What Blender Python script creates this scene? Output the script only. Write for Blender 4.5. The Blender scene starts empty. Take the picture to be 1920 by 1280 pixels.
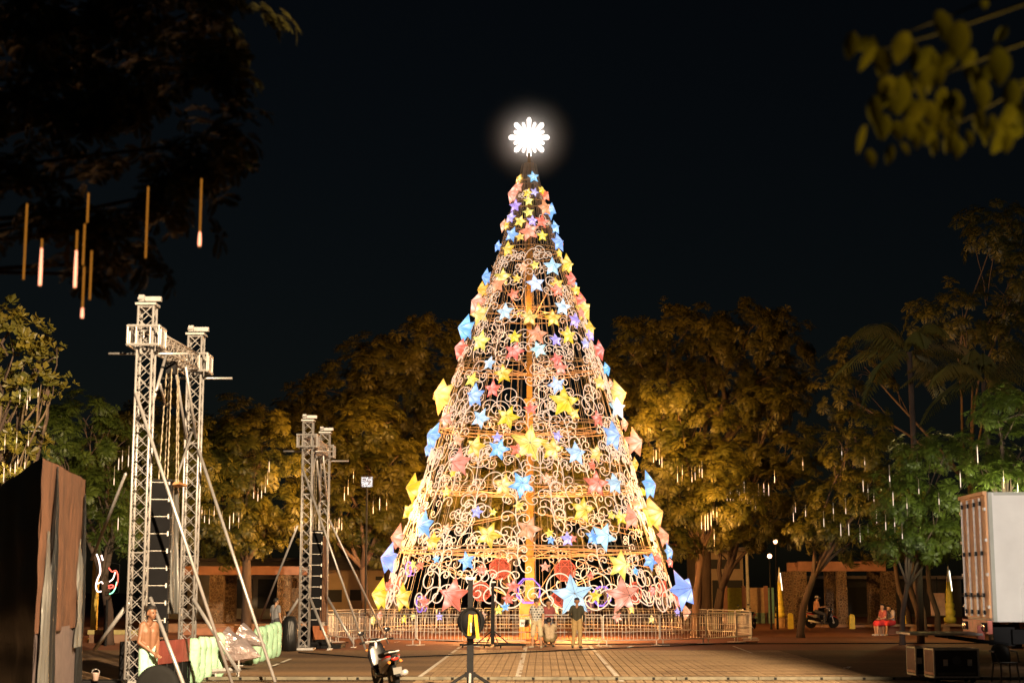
import bpy, math, random
import numpy as np
from mathutils import Vector, Matrix, noise as mnoise

random.seed(7)
scene = bpy.context.scene
COL = scene.collection
R = math.radians
pi = math.pi

# ------------------------------------------------------------------ camera
F = 2933.0            # focal length in photo pixels (1920 wide)
TILT = math.atan(459 / F)
CAM_H = 2.1
cd = bpy.data.cameras.new('camera')
cam = bpy.data.objects.new('camera', cd)
COL.objects.link(cam)
cam.location = (0, 0, CAM_H)
cam.rotation_euler = (pi / 2 + TILT, 0, 0)
cd.sensor_width = 36
cd.lens = 36 * F / 1920
cd.clip_end = 3000
cd.clip_start = 0.1
cd.dof.use_dof = True
cd.dof.focus_distance = 57
cd.dof.aperture_fstop = 1.6
scene.camera = cam

# ------------------------------------------------------------------ night sky
SUN_EL, SUN_ROT = R(12), R(150)
world = bpy.data.worlds.new('World')
scene.world = world
world.use_nodes = True
wn = world.node_tree
sky = wn.nodes.new('ShaderNodeTexSky')
sky.sky_type = 'NISHITA'
sky.sun_disc = False
sky.sun_elevation = SUN_EL
sky.sun_rotation = SUN_ROT
bg = wn.nodes['Background']
wn.links.new(sky.outputs[0], bg.inputs[0])
bg.inputs[1].default_value = 0.0009

# ------------------------------------------------------------------ exposure, cycles
vs = scene.view_settings
vs.view_transform = 'Standard'
vs.look = 'None'
vs.exposure = 0
vs.gamma = 1
vs.use_curve_mapping = False
cy = scene.cycles
cy.use_denoising = True
cy.max_bounces = 5
cy.diffuse_bounces = 2
cy.glossy_bounces = 2
cy.transmission_bounces = 3
cy.volume_bounces = 0
cy.transparent_max_bounces = 6
cy.caustics_reflective = False
cy.caustics_refractive = False
cy.sample_clamp_indirect = 4
cy.use_light_tree = True
cy.volume_step_rate = 2

# ------------------------------------------------------------------ pixel -> place
def ray(px, py):
    c, s = math.cos(TILT), math.sin(TILT)
    a, b = (px - 960) / F, (640 - py) / F
    return Vector((a, c - b * s, s + b * c))
def at(px, py, Y):
    d = ray(px, py)
    return Vector((0, 0, CAM_H)) + d * (Y / d.y)
def gnd(px, py):
    d = ray(px, py)
    return Vector((0, 0, CAM_H)) + d * (-CAM_H / d.z)
def xg(px, Y):                       # ground point in the column px at depth Y
    d = ray(px, 1150)
    return Vector((d.x / d.y * Y, Y, 0))
def ppm(Y):
    return F / Y

# ------------------------------------------------------------------ lights
def lamp(name, kind, loc, power, col, target=None, size=0.2, spot=60, blend=0.4, parent=None):
    l = bpy.data.lights.new(name, kind)
    l.energy = power
    l.color = col
    if kind == 'SUN':
        l.angle = size
    else:
        l.shadow_soft_size = size
    if kind == 'SPOT':
        l.spot_size = R(spot)
        l.spot_blend = blend
    o = bpy.data.objects.new(name, l)
    COL.objects.link(o)
    o.location = loc
    if target is not None:
        o.rotation_euler = (Vector(target) - Vector(loc)).to_track_quat('-Z', 'Y').to_euler()
    return o

WARM = (1.0, 0.46, 0.14)
AX, AY = 0.726, 64.5          # axis of the Christmas tree
# moonlight
mo = lamp('moonlight', 'SUN', (0, -20, 40), 0.012, (0.8, 0.9, 1.0), size=R(0.5))
mo.rotation_euler = (pi / 2 - SUN_EL - R(35), 0, R(-30))
# plaza floodlights standing behind the photographer
lamp('plaza_floodlight', 'SPOT', (6, 4, 17.0), 235000, (1.0, 0.72, 0.43), (-4.6, 35.5, 0.0), 0.3, 41, 0.25)
lamp('loading_floodlight', 'SPOT', (4.5, 3, 6), 42000, (1.0, 0.87, 0.74), (16.2, 37, 6.3), 0.3, 24, 0.12)
lamp('near_leaf_fill', 'SPOT', (4.3, 7.4, 2.5), 1500, (1.0, 0.66, 0.10), (1.9, 6.4, 3.9), 0.1, 50, 0.5)  # added unseen lamp that brightens the near leaves
# added unseen point lights round the pole, filling in the tree's warm glow
for z, p in ((1.3, 9500), (5.5, 2600), (9.5, 1700), (13.5, 800)):
    for a in (0.5, 2.2, 4.0, 5.4):
        rr = 2.9 * max(0.2, 1 - z / 19)
        lamp('tree_glow_fill', 'POINT', (AX + rr * math.cos(a), AY + rr * math.sin(a), z), p / 4 * 0.42, WARM, size=0.25)
# added unseen spots round the frame, put in to brighten the park trees
for (a, z, rr, p, tgt, cone) in ((220, 4.5, 6.2, 6500, (-7, 69, 6.5), 110), (205, 9.5, 4.8, 7000, (-7, 77, 10), 110), (-40, 4.5, 6.2, 4800, (8.5, 70, 6.5), 110), (-25, 9.5, 4.8, 8000, (10, 78, 10), 110),
                             (190, 6.0, 6.0, 8000, (-15, 66, 7.5), 100), (-10, 6.0, 6.0, 4800, (15, 69, 6.0), 80), (118, 6, 5.6, 6000, (-1, 76, 7), 130), (62, 6, 5.6, 6000, (5, 76, 7), 130), (128, 14.5, 2.8, 10000, (-9, 84, 13), 110), (48, 14.5, 2.8, 11000, (12, 86, 13), 110)):
    ca, sa = math.cos(R(a)), math.sin(R(a))
    lamp('park_tree_fill', 'SPOT', (AX + rr * ca, AY + rr * sa, z), p * 0.8, (1.0, 0.47, 0.11), tgt, 0.2, cone, 0.6)
# park lamps: a whitish one behind the trailer, a yellow one beyond the left edge
lamp('park_lamp', 'SPOT', at(1880, 960, 52.5), 1700, (1.0, 0.98, 0.55), at(1790, 850, 57), 0.2, 120, 0.5)
lamp('park_lamp', 'SPOT', at(-70, 860, 40.0), 1100, (1.0, 0.74, 0.28), at(30, 760, 42), 0.2, 120, 0.5)
lamp('park_lamp', 'POINT', (16.5, 63.0, 5.0), 420, (1.0, 0.70, 0.25), size=0.2)
lamp('park_lamp', 'SPOT', at(205, 1060, 54.0), 350, (0.95, 0.95, 0.5), at(200, 900, 58), 0.2, 110, 0.5)

# ------------------------------------------------------------------ materials
MATS = {}
def nt(name):
    m = bpy.data.materials.new(name)
    m.use_nodes = True
    t = m.node_tree
    return m, t, t.nodes['Principled BSDF'], t.nodes['Material Output']
def mat(name, col, rough=0.6, metal=0.0, var=0.18, scale=6.0, bump=0.0, bscale=40.0, spec=0.5, emit=None, es=0.0, stretch=None, col2=None):
    if name in MATS:
        return MATS[name]
    m, t, p, out = nt(name)
    N = t.nodes.new
    tc = N('ShaderNodeTexCoord')
    src = tc.outputs['Object']
    if stretch:
        mp = N('ShaderNodeMapping')
        mp.inputs['Scale'].default_value = stretch
        t.links.new(src, mp.inputs[0])
        src = mp.outputs[0]
    nz = N('ShaderNodeTexNoise')
    nz.inputs['Scale'].default_value = scale
    nz.inputs['Detail'].default_value = 5
    t.links.new(src, nz.inputs['Vector'])
    oi = N('ShaderNodeObjectInfo')
    rmp = N('ShaderNodeMapRange')
    rmp.inputs[1].default_value = 0.3
    rmp.inputs[2].default_value = 0.7
    t.links.new(nz.outputs[0], rmp.inputs[0])
    mx = N('ShaderNodeMix')
    mx.data_type = 'RGBA'
    c2 = col2 if col2 else tuple(min(1, c * (1 + var)) for c in col)
    c1 = col if col2 else tuple(c * (1 - var) for c in col)
    mx.inputs[6].default_value = (*c1, 1)
    mx.inputs[7].default_value = (*c2, 1)
    t.links.new(rmp.outputs[0], mx.inputs[0])
    t.links.new(mx.outputs[2], p.inputs['Base Color'])
    p.inputs['Roughness'].default_value = rough
    p.inputs['Metallic'].default_value = metal
    p.inputs['Specular IOR Level'].default_value = spec
    if emit:
        p.inputs['Emission Color'].default_value = (*emit, 1)
        p.inputs['Emission Strength'].default_value = es
    if bump:
        n2 = N('ShaderNodeTexNoise')
        n2.inputs['Scale'].default_value = bscale
        n2.inputs['Detail'].default_value = 4
        t.links.new(src, n2.inputs['Vector'])
        b = N('ShaderNodeBump')
        b.inputs['Strength'].default_value = bump
        b.inputs['Distance'].default_value = 0.05
        t.links.new(n2.outputs[0], b.inputs['Height'])
        t.links.new(b.outputs[0], p.inputs['Normal'])
    MATS[name] = m
    return m

def glow(name, col, s):
    if name in MATS:
        return MATS[name]
    m, t, p, out = nt(name)
    p.inputs['Base Color'].default_value = (*[c * .6 for c in col], 1)
    p.inputs['Emission Color'].default_value = (*col, 1)
    p.inputs['Emission Strength'].default_value = s
    MATS[name] = m
    return m

def leaf_mat(name, c1, c2, transl=0.35, scale=0.35):
    m, t, p, out = nt(name)
    N = t.nodes.new
    at_ = N('ShaderNodeAttribute')
    at_.attribute_name = 'tint'
    tc = N('ShaderNodeTexCoord')
    nz = N('ShaderNodeTexNoise')
    nz.inputs['Scale'].default_value = scale
    nz.inputs['Detail'].default_value = 3
    t.links.new(tc.outputs['Object'], nz.inputs['Vector'])
    ad = N('ShaderNodeMath')
    ad.operation = 'MULTIPLY_ADD'
    t.links.new(at_.outputs['Fac'], ad.inputs[0])
    ad.inputs[1].default_value = 0.6
    t.links.new(nz.outputs[0], ad.inputs[2])
    mr = N('ShaderNodeMapRange')
    mr.inputs[1].default_value = 0.35
    mr.inputs[2].default_value = 1.15
    t.links.new(ad.outputs[0], mr.inputs[0])
    mx = N('ShaderNodeMix')
    mx.data_type = 'RGBA'
    mx.inputs[6].default_value = (*c1, 1)
    mx.inputs[7].default_value = (*c2, 1)
    t.links.new(mr.outputs[0], mx.inputs[0])
    t.links.new(mx.outputs[2], p.inputs['Base Color'])
    p.inputs['Roughness'].default_value = 0.45
    p.inputs['Specular IOR Level'].default_value = 0.4
    tr = N('ShaderNodeBsdfTranslucent')
    t.links.new(mx.outputs[2], tr.inputs[0])
    ms = N('ShaderNodeMixShader')
    ms.inputs[0].default_value = transl
    t.links.new(p.outputs[0], ms.inputs[1])
    t.links.new(tr.outputs[0], ms.inputs[2])
    t.links.new(ms.outputs[0], out.inputs[0])
    MATS[name] = m
    return m

def lantern_mat():
    m, t, p, out = nt('lantern_paper')
    N = t.nodes.new
    oi = N('ShaderNodeObjectInfo')
    at_ = N('ShaderNodeAttribute')
    at_.attribute_name = 'hot'
    tc = N('ShaderNodeTexCoord')
    # per-lantern offset so that no two glow alike
    va = N('ShaderNodeVectorMath')
    va.operation = 'ADD'
    cb = N('ShaderNodeCombineXYZ')
    mu = N('ShaderNodeMath')
    mu.operation = 'MULTIPLY'
    mu.inputs[1].default_value = 37
    t.links.new(oi.outputs['Random'], mu.inputs[0])
    t.links.new(mu.outputs[0], cb.inputs[0])
    t.links.new(tc.outputs['Object'], va.inputs[0])
    t.links.new(cb.outputs[0], va.inputs[1])
    nz = N('ShaderNodeTexNoise')
    nz.inputs['Scale'].default_value = 1.3
    nz.inputs['Detail'].default_value = 2
    t.links.new(va.outputs[0], nz.inputs['Vector'])
    mr = N('ShaderNodeMapRange')
    mr.inputs[1].default_value = 0.35
    mr.inputs[2].default_value = 0.65
    t.links.new(nz.outputs[0], mr.inputs[0])
    h = N('ShaderNodeMath')
    h.operation = 'MULTIPLY'
    t.links.new(at_.outputs['Fac'], h.inputs[0])
    t.links.new(mr.outputs[0], h.inputs[1])
    mx = N('ShaderNodeMix')
    mx.data_type = 'RGBA'
    t.links.new(h.outputs[0], mx.inputs[0])
    t.links.new(oi.outputs['Color'], mx.inputs[6])
    hm = N('ShaderNodeMix'); hm.data_type = 'RGBA'; hm.inputs[0].default_value = .52
    t.links.new(oi.outputs['Color'], hm.inputs[6]); hm.inputs[7].default_value = (1.0, 0.90, 0.80, 1)
    t.links.new(hm.outputs[2], mx.inputs[7])
    bc = N('ShaderNodeMix'); bc.data_type = 'RGBA'; bc.inputs[0].default_value = .96
    t.links.new(oi.outputs['Color'], bc.inputs[6]); bc.inputs[7].default_value = (.002, .002, .002, 1)
    t.links.new(bc.outputs[2], p.inputs['Base Color'])
    t.links.new(mx.outputs[2], p.inputs['Emission Color'])
    st = N('ShaderNodeMapRange')
    st.inputs[1].default_value = 0
    st.inputs[2].default_value = 1
    st.inputs[3].default_value = 1.25
    st.inputs[4].default_value = 2.7
    t.links.new(h.outputs[0], st.inputs[0])
    fa = N('ShaderNodeAttribute'); fa.attribute_name = 'facet'
    fm = N('ShaderNodeMath'); fm.operation = 'MULTIPLY'
    t.links.new(st.outputs[0], fm.inputs[0]); t.links.new(fa.outputs['Fac'], fm.inputs[1])
    t.links.new(fm.outputs[0], p.inputs['Emission Strength'])
    p.inputs['Roughness'].default_value = 0.9
    p.inputs['Specular IOR Level'].default_value = 0.0
    return m

M_PAPER = lantern_mat()
M_RIB = mat('lantern_rib', (0.16, 0.10, 0.09), 0.7)
M_WIRE = mat('painted_wire', (0.45, 0.38, 0.30), 0.5, emit=(1.0, 0.62, 0.36), es=0.04)  # no lamp: faint warm emission stands in for light on the wire
M_SCROLL = mat('glowing_scroll', (0.30, 0.25, 0.22), 0.5, emit=(1.0, 0.72, 0.52), es=1.0)  # wire scrolls with a cream emission of their own
M_HOOP = mat('tree_hoop', (0.45, 0.29, 0.17), 0.5, emit=(1.0, 0.55, 0.2), es=0.15)  # no lamp: orange emission stands in for light on hoops and spokes
M_POLE = mat('tree_pole', (0.34, 0.19, 0.035), 0.6)
M_ALU = mat('aluminium', (0.42, 0.41, 0.41), 0.42, 0.5, 0.12, 9, 0.05)
M_GALV = mat('galvanised', (0.55, 0.53, 0.51), 0.5, 0.4, 0.2, 12)
M_BLACK = mat('black_paint', (0.005, 0.005, 0.006), 0.7, spec=.2)
M_BLACKM = mat('black_metal', (0.008, 0.008, 0.009), 0.7, 0.0, spec=.2)
M_RUBBER = mat('rubber', (0.008, 0.008, 0.008), 0.85, spec=.2)
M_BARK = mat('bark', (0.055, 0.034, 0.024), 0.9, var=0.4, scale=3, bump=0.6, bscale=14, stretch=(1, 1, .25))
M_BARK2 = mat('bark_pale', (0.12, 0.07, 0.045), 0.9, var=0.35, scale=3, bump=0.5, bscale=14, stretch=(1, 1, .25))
M_WHITE = mat('white_paint', (0.72, 0.72, 0.70), 0.45, var=0.06, scale=2)
M_CHAIN = mat('chain_steel', (0.5, 0.42, 0.3), 0.4, 0.7)
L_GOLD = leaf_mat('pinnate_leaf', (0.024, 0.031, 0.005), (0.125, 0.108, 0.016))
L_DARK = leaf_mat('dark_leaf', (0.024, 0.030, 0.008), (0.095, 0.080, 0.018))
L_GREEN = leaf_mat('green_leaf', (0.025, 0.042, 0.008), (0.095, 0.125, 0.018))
L_BROAD = leaf_mat('broad_leaf', (0.05, 0.06, 0.012), (0.17, 0.13, 0.02), 0.4, 0.6)

# ------------------------------------------------------------------ mesh builder
def props(o, label=None, cat=None, group=None, kind=None):
    if label: o['label'] = label
    if cat: o['category'] = cat
    if group: o['group'] = group
    if kind: o['kind'] = kind
    return o
def link(o, parent=None):
    COL.objects.link(o)
    if parent is not None:
        o.parent = parent
    return o
def empty(name, loc=(0, 0, 0), rz=0.0):
    o = bpy.data.objects.new(name, None)
    o.location = loc
    o.rotation_euler = (0, 0, rz)
    o.empty_display_size = 0.2
    return link(o)

class MB:
    def __init__(s):
        s.v, s.f, s.mi, s.cur = [], [], [], 0
    def add(s, vs_, fs):
        b = len(s.v)
        s.v += [tuple(v) for v in vs_]
        s.f += [tuple(b + i for i in f) for f in fs]
        s.mi += [s.cur] * len(fs)
        return s
    def box(s, c, d, rot=None, taper=1.0):
        x, y, z = d[0] / 2, d[1] / 2, d[2] / 2
        p = [(-x, -y, -z), (x, -y, -z), (x, y, -z), (-x, y, -z), (-x * taper, -y * taper, z), (x * taper, -y * taper, z), (x * taper, y * taper, z), (-x * taper, y * taper, z)]
        c = Vector(c)
        p = [((rot @ Vector(q)) if rot else Vector(q)) + c for q in p]
        return s.add(p, [(3, 2, 1, 0), (4, 5, 6, 7), (0, 1, 5, 4), (1, 2, 6, 5), (2, 3, 7, 6), (3, 0, 4, 7)])
    def tube(s, pts, r, n=8, cap=True, closed=False):
        P = [Vector(p) for p in pts]
        m = len(P)
        rs = r if isinstance(r, (list, tuple)) else [r] * m
        vs_, fs = [], []
        prev = None
        for i in range(m):
            a = P[i - 1] if (i > 0 or closed) else P[i]
            b = P[(i + 1) % m] if (i < m - 1 or closed) else P[i]
            t = (b - a)
            t = t.normalized() if t.length > 1e-9 else Vector((0, 0, 1))
            if prev is None:
                ref = Vector((0, 0, 1)) if abs(t.z) < 0.9 else Vector((1, 0, 0))
                u = t.cross(ref).normalized()
            else:
                u = prev - t * prev.dot(t)
                u = u.normalized() if u.length > 1e-6 else t.orthogonal().normalized()
            prev = u
            w = t.cross(u)
            for k in range(n):
                a_ = 2 * pi * k / n
                vs_.append(P[i] + (u * math.cos(a_) + w * math.sin(a_)) * rs[i])
        for i in range(m if closed else m - 1):
            j = (i + 1) % m
            for k in range(n):
                l = (k + 1) % n
                fs.append((i * n + k, i * n + l, j * n + l, j * n + k))
        if cap and not closed:
            fs.append(tuple(reversed(range(n))))
            fs.append(tuple((m - 1) * n + k for k in range(n)))
        return s.add(vs_, fs)
    def lathe(s, prof, n=20, c=(0, 0, 0), axis='z'):
        vs_, fs = [], []
        for (r, z) in prof:
            for k in range(n):
                a = 2 * pi * k / n
                q = (r * math.cos(a), r * math.sin(a), z)
                if axis == 'x': q = (q[2], q[0], q[1])
                if axis == 'y': q = (q[0], q[2], q[1])
                vs_.append(Vector(q) + Vector(c))
        for i in range(len(prof) - 1):
            for k in range(n):
                l = (k + 1) % n
                fs.append((i * n + k, i * n + l, (i + 1) * n + l, (i + 1) * n + k))
        fs.append(tuple(reversed(range(n))))
        fs.append(tuple((len(prof) - 1) * n + k for k in range(n)))
        return s.add(vs_, fs)
    def sphere(s, c, r, n=10, m=7, sc=(1, 1, 1)):
        vs_, fs = [], []
        for i in range(m + 1):
            t = pi * i / m
            for k in range(n):
                a = 2 * pi * k / n
                vs_.append(Vector(c) + Vector((r * math.sin(t) * math.cos(a) * sc[0], r * math.sin(t) * math.sin(a) * sc[1], r * math.cos(t) * sc[2])))
        for i in range(m):
            for k in range(n):
                l = (k + 1) % n
                fs.append((i * n + k, (i + 1) * n + k, (i + 1) * n + l, i * n + l))
        return s.add(vs_, fs)
    def grid(s, fn, nu, nv, thick=None):
        vs_ = [fn(i / nu, j / nv) for j in range(nv + 1) for i in range(nu + 1)]
        fs = [(j * (nu + 1) + i, j * (nu + 1) + i + 1, (j + 1) * (nu + 1) + i + 1, (j + 1) * (nu + 1) + i) for j in range(nv) for i in range(nu)]
        return s.add(vs_, fs)
    def prism(s, pts, depth, axis=1):      # outline in the xz plane, pushed along y
        n = len(pts)
        vs_ = [(p[0], -depth / 2, p[1]) for p in pts] + [(p[0], depth / 2, p[1]) for p in pts]
        fs = [tuple(range(n)), tuple(reversed(range(n, 2 * n)))]
        fs += [(i, i + n, (i + 1) % n + n, (i + 1) % n) for i in range(n)]
        return s.add(vs_, fs)
    def mesh(s, name, mats, smooth=False):
        me = bpy.data.meshes.new(name)
        me.from_pydata(s.v, [], s.f)
        for m in (mats if isinstance(mats, (list, tuple)) else [mats]):
            me.materials.append(m)
        if any(s.mi):
            me.polygons.foreach_set('material_index', s.mi)
        if smooth:
            me.polygons.foreach_set('use_smooth', [True] * len(s.f))
        me.update()
        return me
    def build(s, name, mats, parent=None, smooth=False, loc=None, rz=None):
        o = bpy.data.objects.new(name, s.mesh(name, mats, smooth))
        if loc is not None: o.location = loc
        if rz is not None: o.rotation_euler = (0, 0, rz)
        return link(o, parent)

def inst(name, me, parent=None, loc=(0, 0, 0), rot=(0, 0, 0), scale=(1, 1, 1)):
    o = bpy.data.objects.new(name, me)
    o.location = loc
    o.rotation_euler = rot
    o.scale = scale
    return link(o, parent)
def copy_tree(o, parent=None):
    c = o.copy()
    COL.objects.link(c)
    c.parent = parent
    for ch in o.children:
        copy_tree(ch, c)
    return c
def bevel(o, w=0.01, seg=2):
    b = o.modifiers.new('bevel', 'BEVEL')
    b.width = w
    b.segments = seg
    b.limit_method = 'ANGLE'
    return o
def np_mesh(name, verts, quads, mt, tint=None):
    me = bpy.data.meshes.new(name)
    nv, nf = len(verts), len(quads)
    me.vertices.add(nv)
    me.vertices.foreach_set('co', np.ascontiguousarray(verts, dtype=np.float32).ravel())
    me.loops.add(nf * 4)
    me.loops.foreach_set('vertex_index', np.ascontiguousarray(quads, dtype=np.int32).ravel())
    me.polygons.add(nf)
    me.polygons.foreach_set('loop_start', np.arange(0, nf * 4, 4, dtype=np.int32))
    me.materials.append(mt)
    if tint is not None:
        a = me.attributes.new('tint', 'FLOAT', 'POINT')
        a.data.foreach_set('value', np.ascontiguousarray(tint, dtype=np.float32))
    me.update(calc_edges=True)
    return me
ORD = ['zeroth', 'first', 'second', 'third', 'fourth', 'fifth', 'sixth', 'seventh', 'eighth', 'ninth', 'tenth', 'eleventh', 'twelfth', 'thirteenth', 'fourteenth', 'fifteenth', 'sixteenth', 'seventeenth', 'eighteenth', 'nineteenth', 'twentieth']

# ================================================================== GROUND
def ground_material():
    m, t, p, out = nt('plaza_asphalt')
    N = t.nodes.new
    tc = N('ShaderNodeTexCoord')
    n1 = N('ShaderNodeTexNoise'); n1.inputs['Scale'].default_value = 0.25; n1.inputs['Detail'].default_value = 6
    n2 = N('ShaderNodeTexNoise'); n2.inputs['Scale'].default_value = 9; n2.inputs['Detail'].default_value = 5
    n3 = N('ShaderNodeTexNoise'); n3.inputs['Scale'].default_value = 60; n3.inputs['Detail'].default_value = 3
    mp = N('ShaderNodeMapping'); mp.inputs['Scale'].default_value = (0.25, 1.6, 1)
    t.links.new(tc.outputs['Object'], mp.inputs[0])
    t.links.new(mp.outputs[0], n1.inputs['Vector'])
    t.links.new(tc.outputs['Object'], n2.inputs['Vector'])
    t.links.new(tc.outputs['Object'], n3.inputs['Vector'])
    cr = N('ShaderNodeValToRGB')
    cr.color_ramp.elements[0].position = 0.36; cr.color_ramp.elements[0].color = (0.065, 0.036, 0.018, 1)
    cr.color_ramp.elements[1].position = 0.68; cr.color_ramp.elements[1].color = (0.26, 0.155, 0.072, 1)
    mx0 = N('ShaderNodeMath'); mx0.operation = 'MULTIPLY_ADD'; mx0.inputs[1].default_value = 0.4
    t.links.new(n2.outputs[0], mx0.inputs[0])
    sc_ = N('ShaderNodeMath'); sc_.operation = 'MULTIPLY'; sc_.inputs[1].default_value = 0.62
    t.links.new(n1.outputs[0], sc_.inputs[0])
    t.links.new(sc_.outputs[0], mx0.inputs[2])
    t.links.new(mx0.outputs[0], cr.inputs[0])
    # red-brown paving beyond the lot (the plaza floor round the tree)
    sx = N('ShaderNodeSeparateXYZ'); t.links.new(tc.outputs['Object'], sx.inputs[0])
    mr = N('ShaderNodeMapRange'); mr.inputs[1].default_value = 53.2; mr.inputs[2].default_value = 53.5
    t.links.new(sx.outputs['Y'], mr.inputs[0])
    mx = N('ShaderNodeMix'); mx.data_type = 'RGBA'
    t.links.new(mr.outputs[0], mx.inputs[0])
    t.links.new(cr.outputs[0], mx.inputs[6])
    cr2 = N('ShaderNodeValToRGB')
    cr2.color_ramp.elements[0].position = 0.3; cr2.color_ramp.elements[0].color = (0.15, 0.052, 0.022, 1)
    cr2.color_ramp.elements[1].position = 0.75; cr2.color_ramp.elements[1].color = (0.28, 0.105, 0.046, 1)
    t.links.new(mx0.outputs[0], cr2.inputs[0])
    t.links.new(cr2.outputs[0], mx.inputs[7])
    t.links.new(mx.outputs[2], p.inputs['Base Color'])
    p.inputs['Roughness'].default_value = 0.75
    b = N('ShaderNodeBump'); b.inputs['Strength'].default_value = 0.35; b.inputs['Distance'].default_value = 0.02
    t.links.new(n3.outputs[0], b.inputs['Height'])
    t.links.new(b.outputs[0], p.inputs['Normal'])
    return m
g = MB()
g.add([(-300, -40, 0), (300, -40, 0), (300, 500, 0), (-300, 500, 0)], [(0, 1, 2, 3)])
ground = g.build('plaza_ground', ground_material())
props(ground, 'dark plaza paving under the whole square', kind='structure')

# pavers of the marked lot, turned like its painted lines
LOT = math.atan((1017 - 960) / F)
def lot(u, v, z=0.0):                # u across, v along the lot
    return Vector((u * math.cos(LOT) + v * math.sin(LOT), -u * math.sin(LOT) + v * math.cos(LOT), z))
def paver_material():
    m, t, p, out = nt('concrete_paver')
    N = t.nodes.new
    oi = N('ShaderNodeObjectInfo')
    tc = N('ShaderNodeTexCoord')
    geo = N('ShaderNodeNewGeometry')
    nz = N('ShaderNodeTexNoise'); nz.inputs['Scale'].default_value = 0.9; nz.inputs['Detail'].default_value = 6
    mp = N('ShaderNodeMapping'); mp.inputs['Scale'].default_value = (0.35, 1.3, 1)
    t.links.new(geo.outputs['Position'], mp.inputs[0])
    t.links.new(mp.outputs[0], nz.inputs['Vector'])
    br = N('ShaderNodeTexBrick')
    br.inputs['Scale'].default_value = 1.0
    br.inputs['Brick Width'].default_value = 0.1
    br.inputs['Row Height'].default_value = 0.2
    br.inputs['Mortar Size'].default_value = 0.004
    br.offset = 0
    br.inputs['Color1'].default_value = (1, 1, 1, 1)
    br.inputs['Color2'].default_value = (0.86, 0.86, 0.86, 1)
    br.inputs['Mortar'].default_value = (0.55, 0.5, 0.45, 1)
    t.links.new(tc.outputs['Object'], br.inputs['Vector'])
    cr = N('ShaderNodeValToRGB')
    cr.color_ramp.elements[0].position = 0.3; cr.color_ramp.elements[0].color = (0.11, 0.060, 0.028, 1)
    cr.color_ramp.elements[1].position = 0.7; cr.color_ramp.elements[1].color = (0.42, 0.28, 0.15, 1)
    ad = N('ShaderNodeMath'); ad.operation = 'MULTIPLY_ADD'; ad.inputs[1].default_value = 0.16
    t.links.new(oi.outputs['Random'], ad.inputs[0])
    t.links.new(nz.outputs[0], ad.inputs[2])
    t.links.new(ad.outputs[0], cr.inputs[0])
    mu = N('ShaderNodeMix'); mu.data_type = 'RGBA'; mu.blend_type = 'MULTIPLY'; mu.inputs[0].default_value = 1
    t.links.new(cr.outputs[0], mu.inputs[6]); t.links.new(br.outputs[0], mu.inputs[7])
    t.links.new(mu.outputs[2], p.inputs['Base Color'])
    p.inputs['Roughness'].default_value = 0.7
    return m
M_PAVER = paver_material()
PW, PL = 0.205, 1.35
pm = MB()
x, y, z = PW / 2 - .008, PL / 2 - .012, 0.022
pm.add([(-x, -y, 0), (x, -y, 0), (x, y, 0), (-x, y, 0), (-x + .006, -y + .006, z), (x - .006, -y + .006, z), (x - .006, y - .006, z), (-x + .006, y - .006, z)],
       [(4, 5, 6, 7), (0, 1, 5, 4), (1, 2, 6, 5), (2, 3, 7, 6), (3, 0, 4, 7)])
paver_me = pm.mesh('paver', M_PAVER)
cells = []
for i in range(-14, 38):
    for j in range(15):
        u = i * PW + 0.1
        v = 33.3 + j * PL
        cells.append((v + abs(u - 1) * .15, u, v))
cells.sort()
rest = MB()
for n_, (_, u, v) in enumerate(cells):
    w = lot(u, v)
    dz = -0.004 * random.random()
    if n_ < 300:
        inst('paver', paver_me, ground, (w.x, w.y, dz), (0, 0, -LOT))
    else:
        rot = Matrix.Rotation(-LOT, 3, 'Z')
        rest.add([rot @ Vector(q) + Vector((w.x, w.y, dz)) for q in pm.v], pm.f)
o = rest.build('paver', M_PAVER, ground)
o['kind'] = 'stuff'

# painted lines of the lot
M_LINE = mat('road_paint', (0.62, 0.56, 0.48), 0.7, var=0.35, scale=14)
def painted(u0, v0, u1, v1, w, label):
    b = MB()
    n = max(2, int(abs(v1 - v0) / 0.7))
    for k in range(n):
        if random.random() < .12: continue
        a, c = k / n, (k + .97) / n
        d = Vector((v1 - v0, -(u1 - u0), 0)).normalized() * w / 2
        pts = []
        for (t_, s_) in ((a, -1), (a, 1), (c, 1), (c, -1)):
            q = (u0 + (u1 - u0) * t_ + d.x * s_, v0 + (v1 - v0) * t_ + d.y * s_)
            pts.append(lot(q[0], q[1], 0.0275))
        b.add(pts, [(0, 3, 2, 1)])
    o = b.build('painted_line', M_LINE)
    props(o, label, kind='structure')
def lot_uv(px, py):
    w = gnd(px, py)
    return (w.x * math.cos(LOT) - w.y * math.sin(LOT), w.x * math.sin(LOT) + w.y * math.cos(LOT))
for (p0, p1, w, lb) in (((862, 1214), (780, 1275), .10, 'broken white parking line beside the black stand'), ((984, 1213), (968, 1273), .07, 'thin white double line by the man in the cap'), ((987.5, 1213), (973, 1273), .07, 'thin white double line, inner stripe'), ((1106, 1211), (1166, 1279), .11, 'worn white parking line right of the lot'), ((510, 1250), (545, 1236), .10, 'faint white line beside the silver sheet'), ((1375, 1212), (1410, 1225), .08, 'faint line on the dark ground right of the lot')):
    a, b_ = lot_uv(*p0), lot_uv(*p1)
    painted(a[0], a[1], b_[0], b_[1], w, lb)
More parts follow.
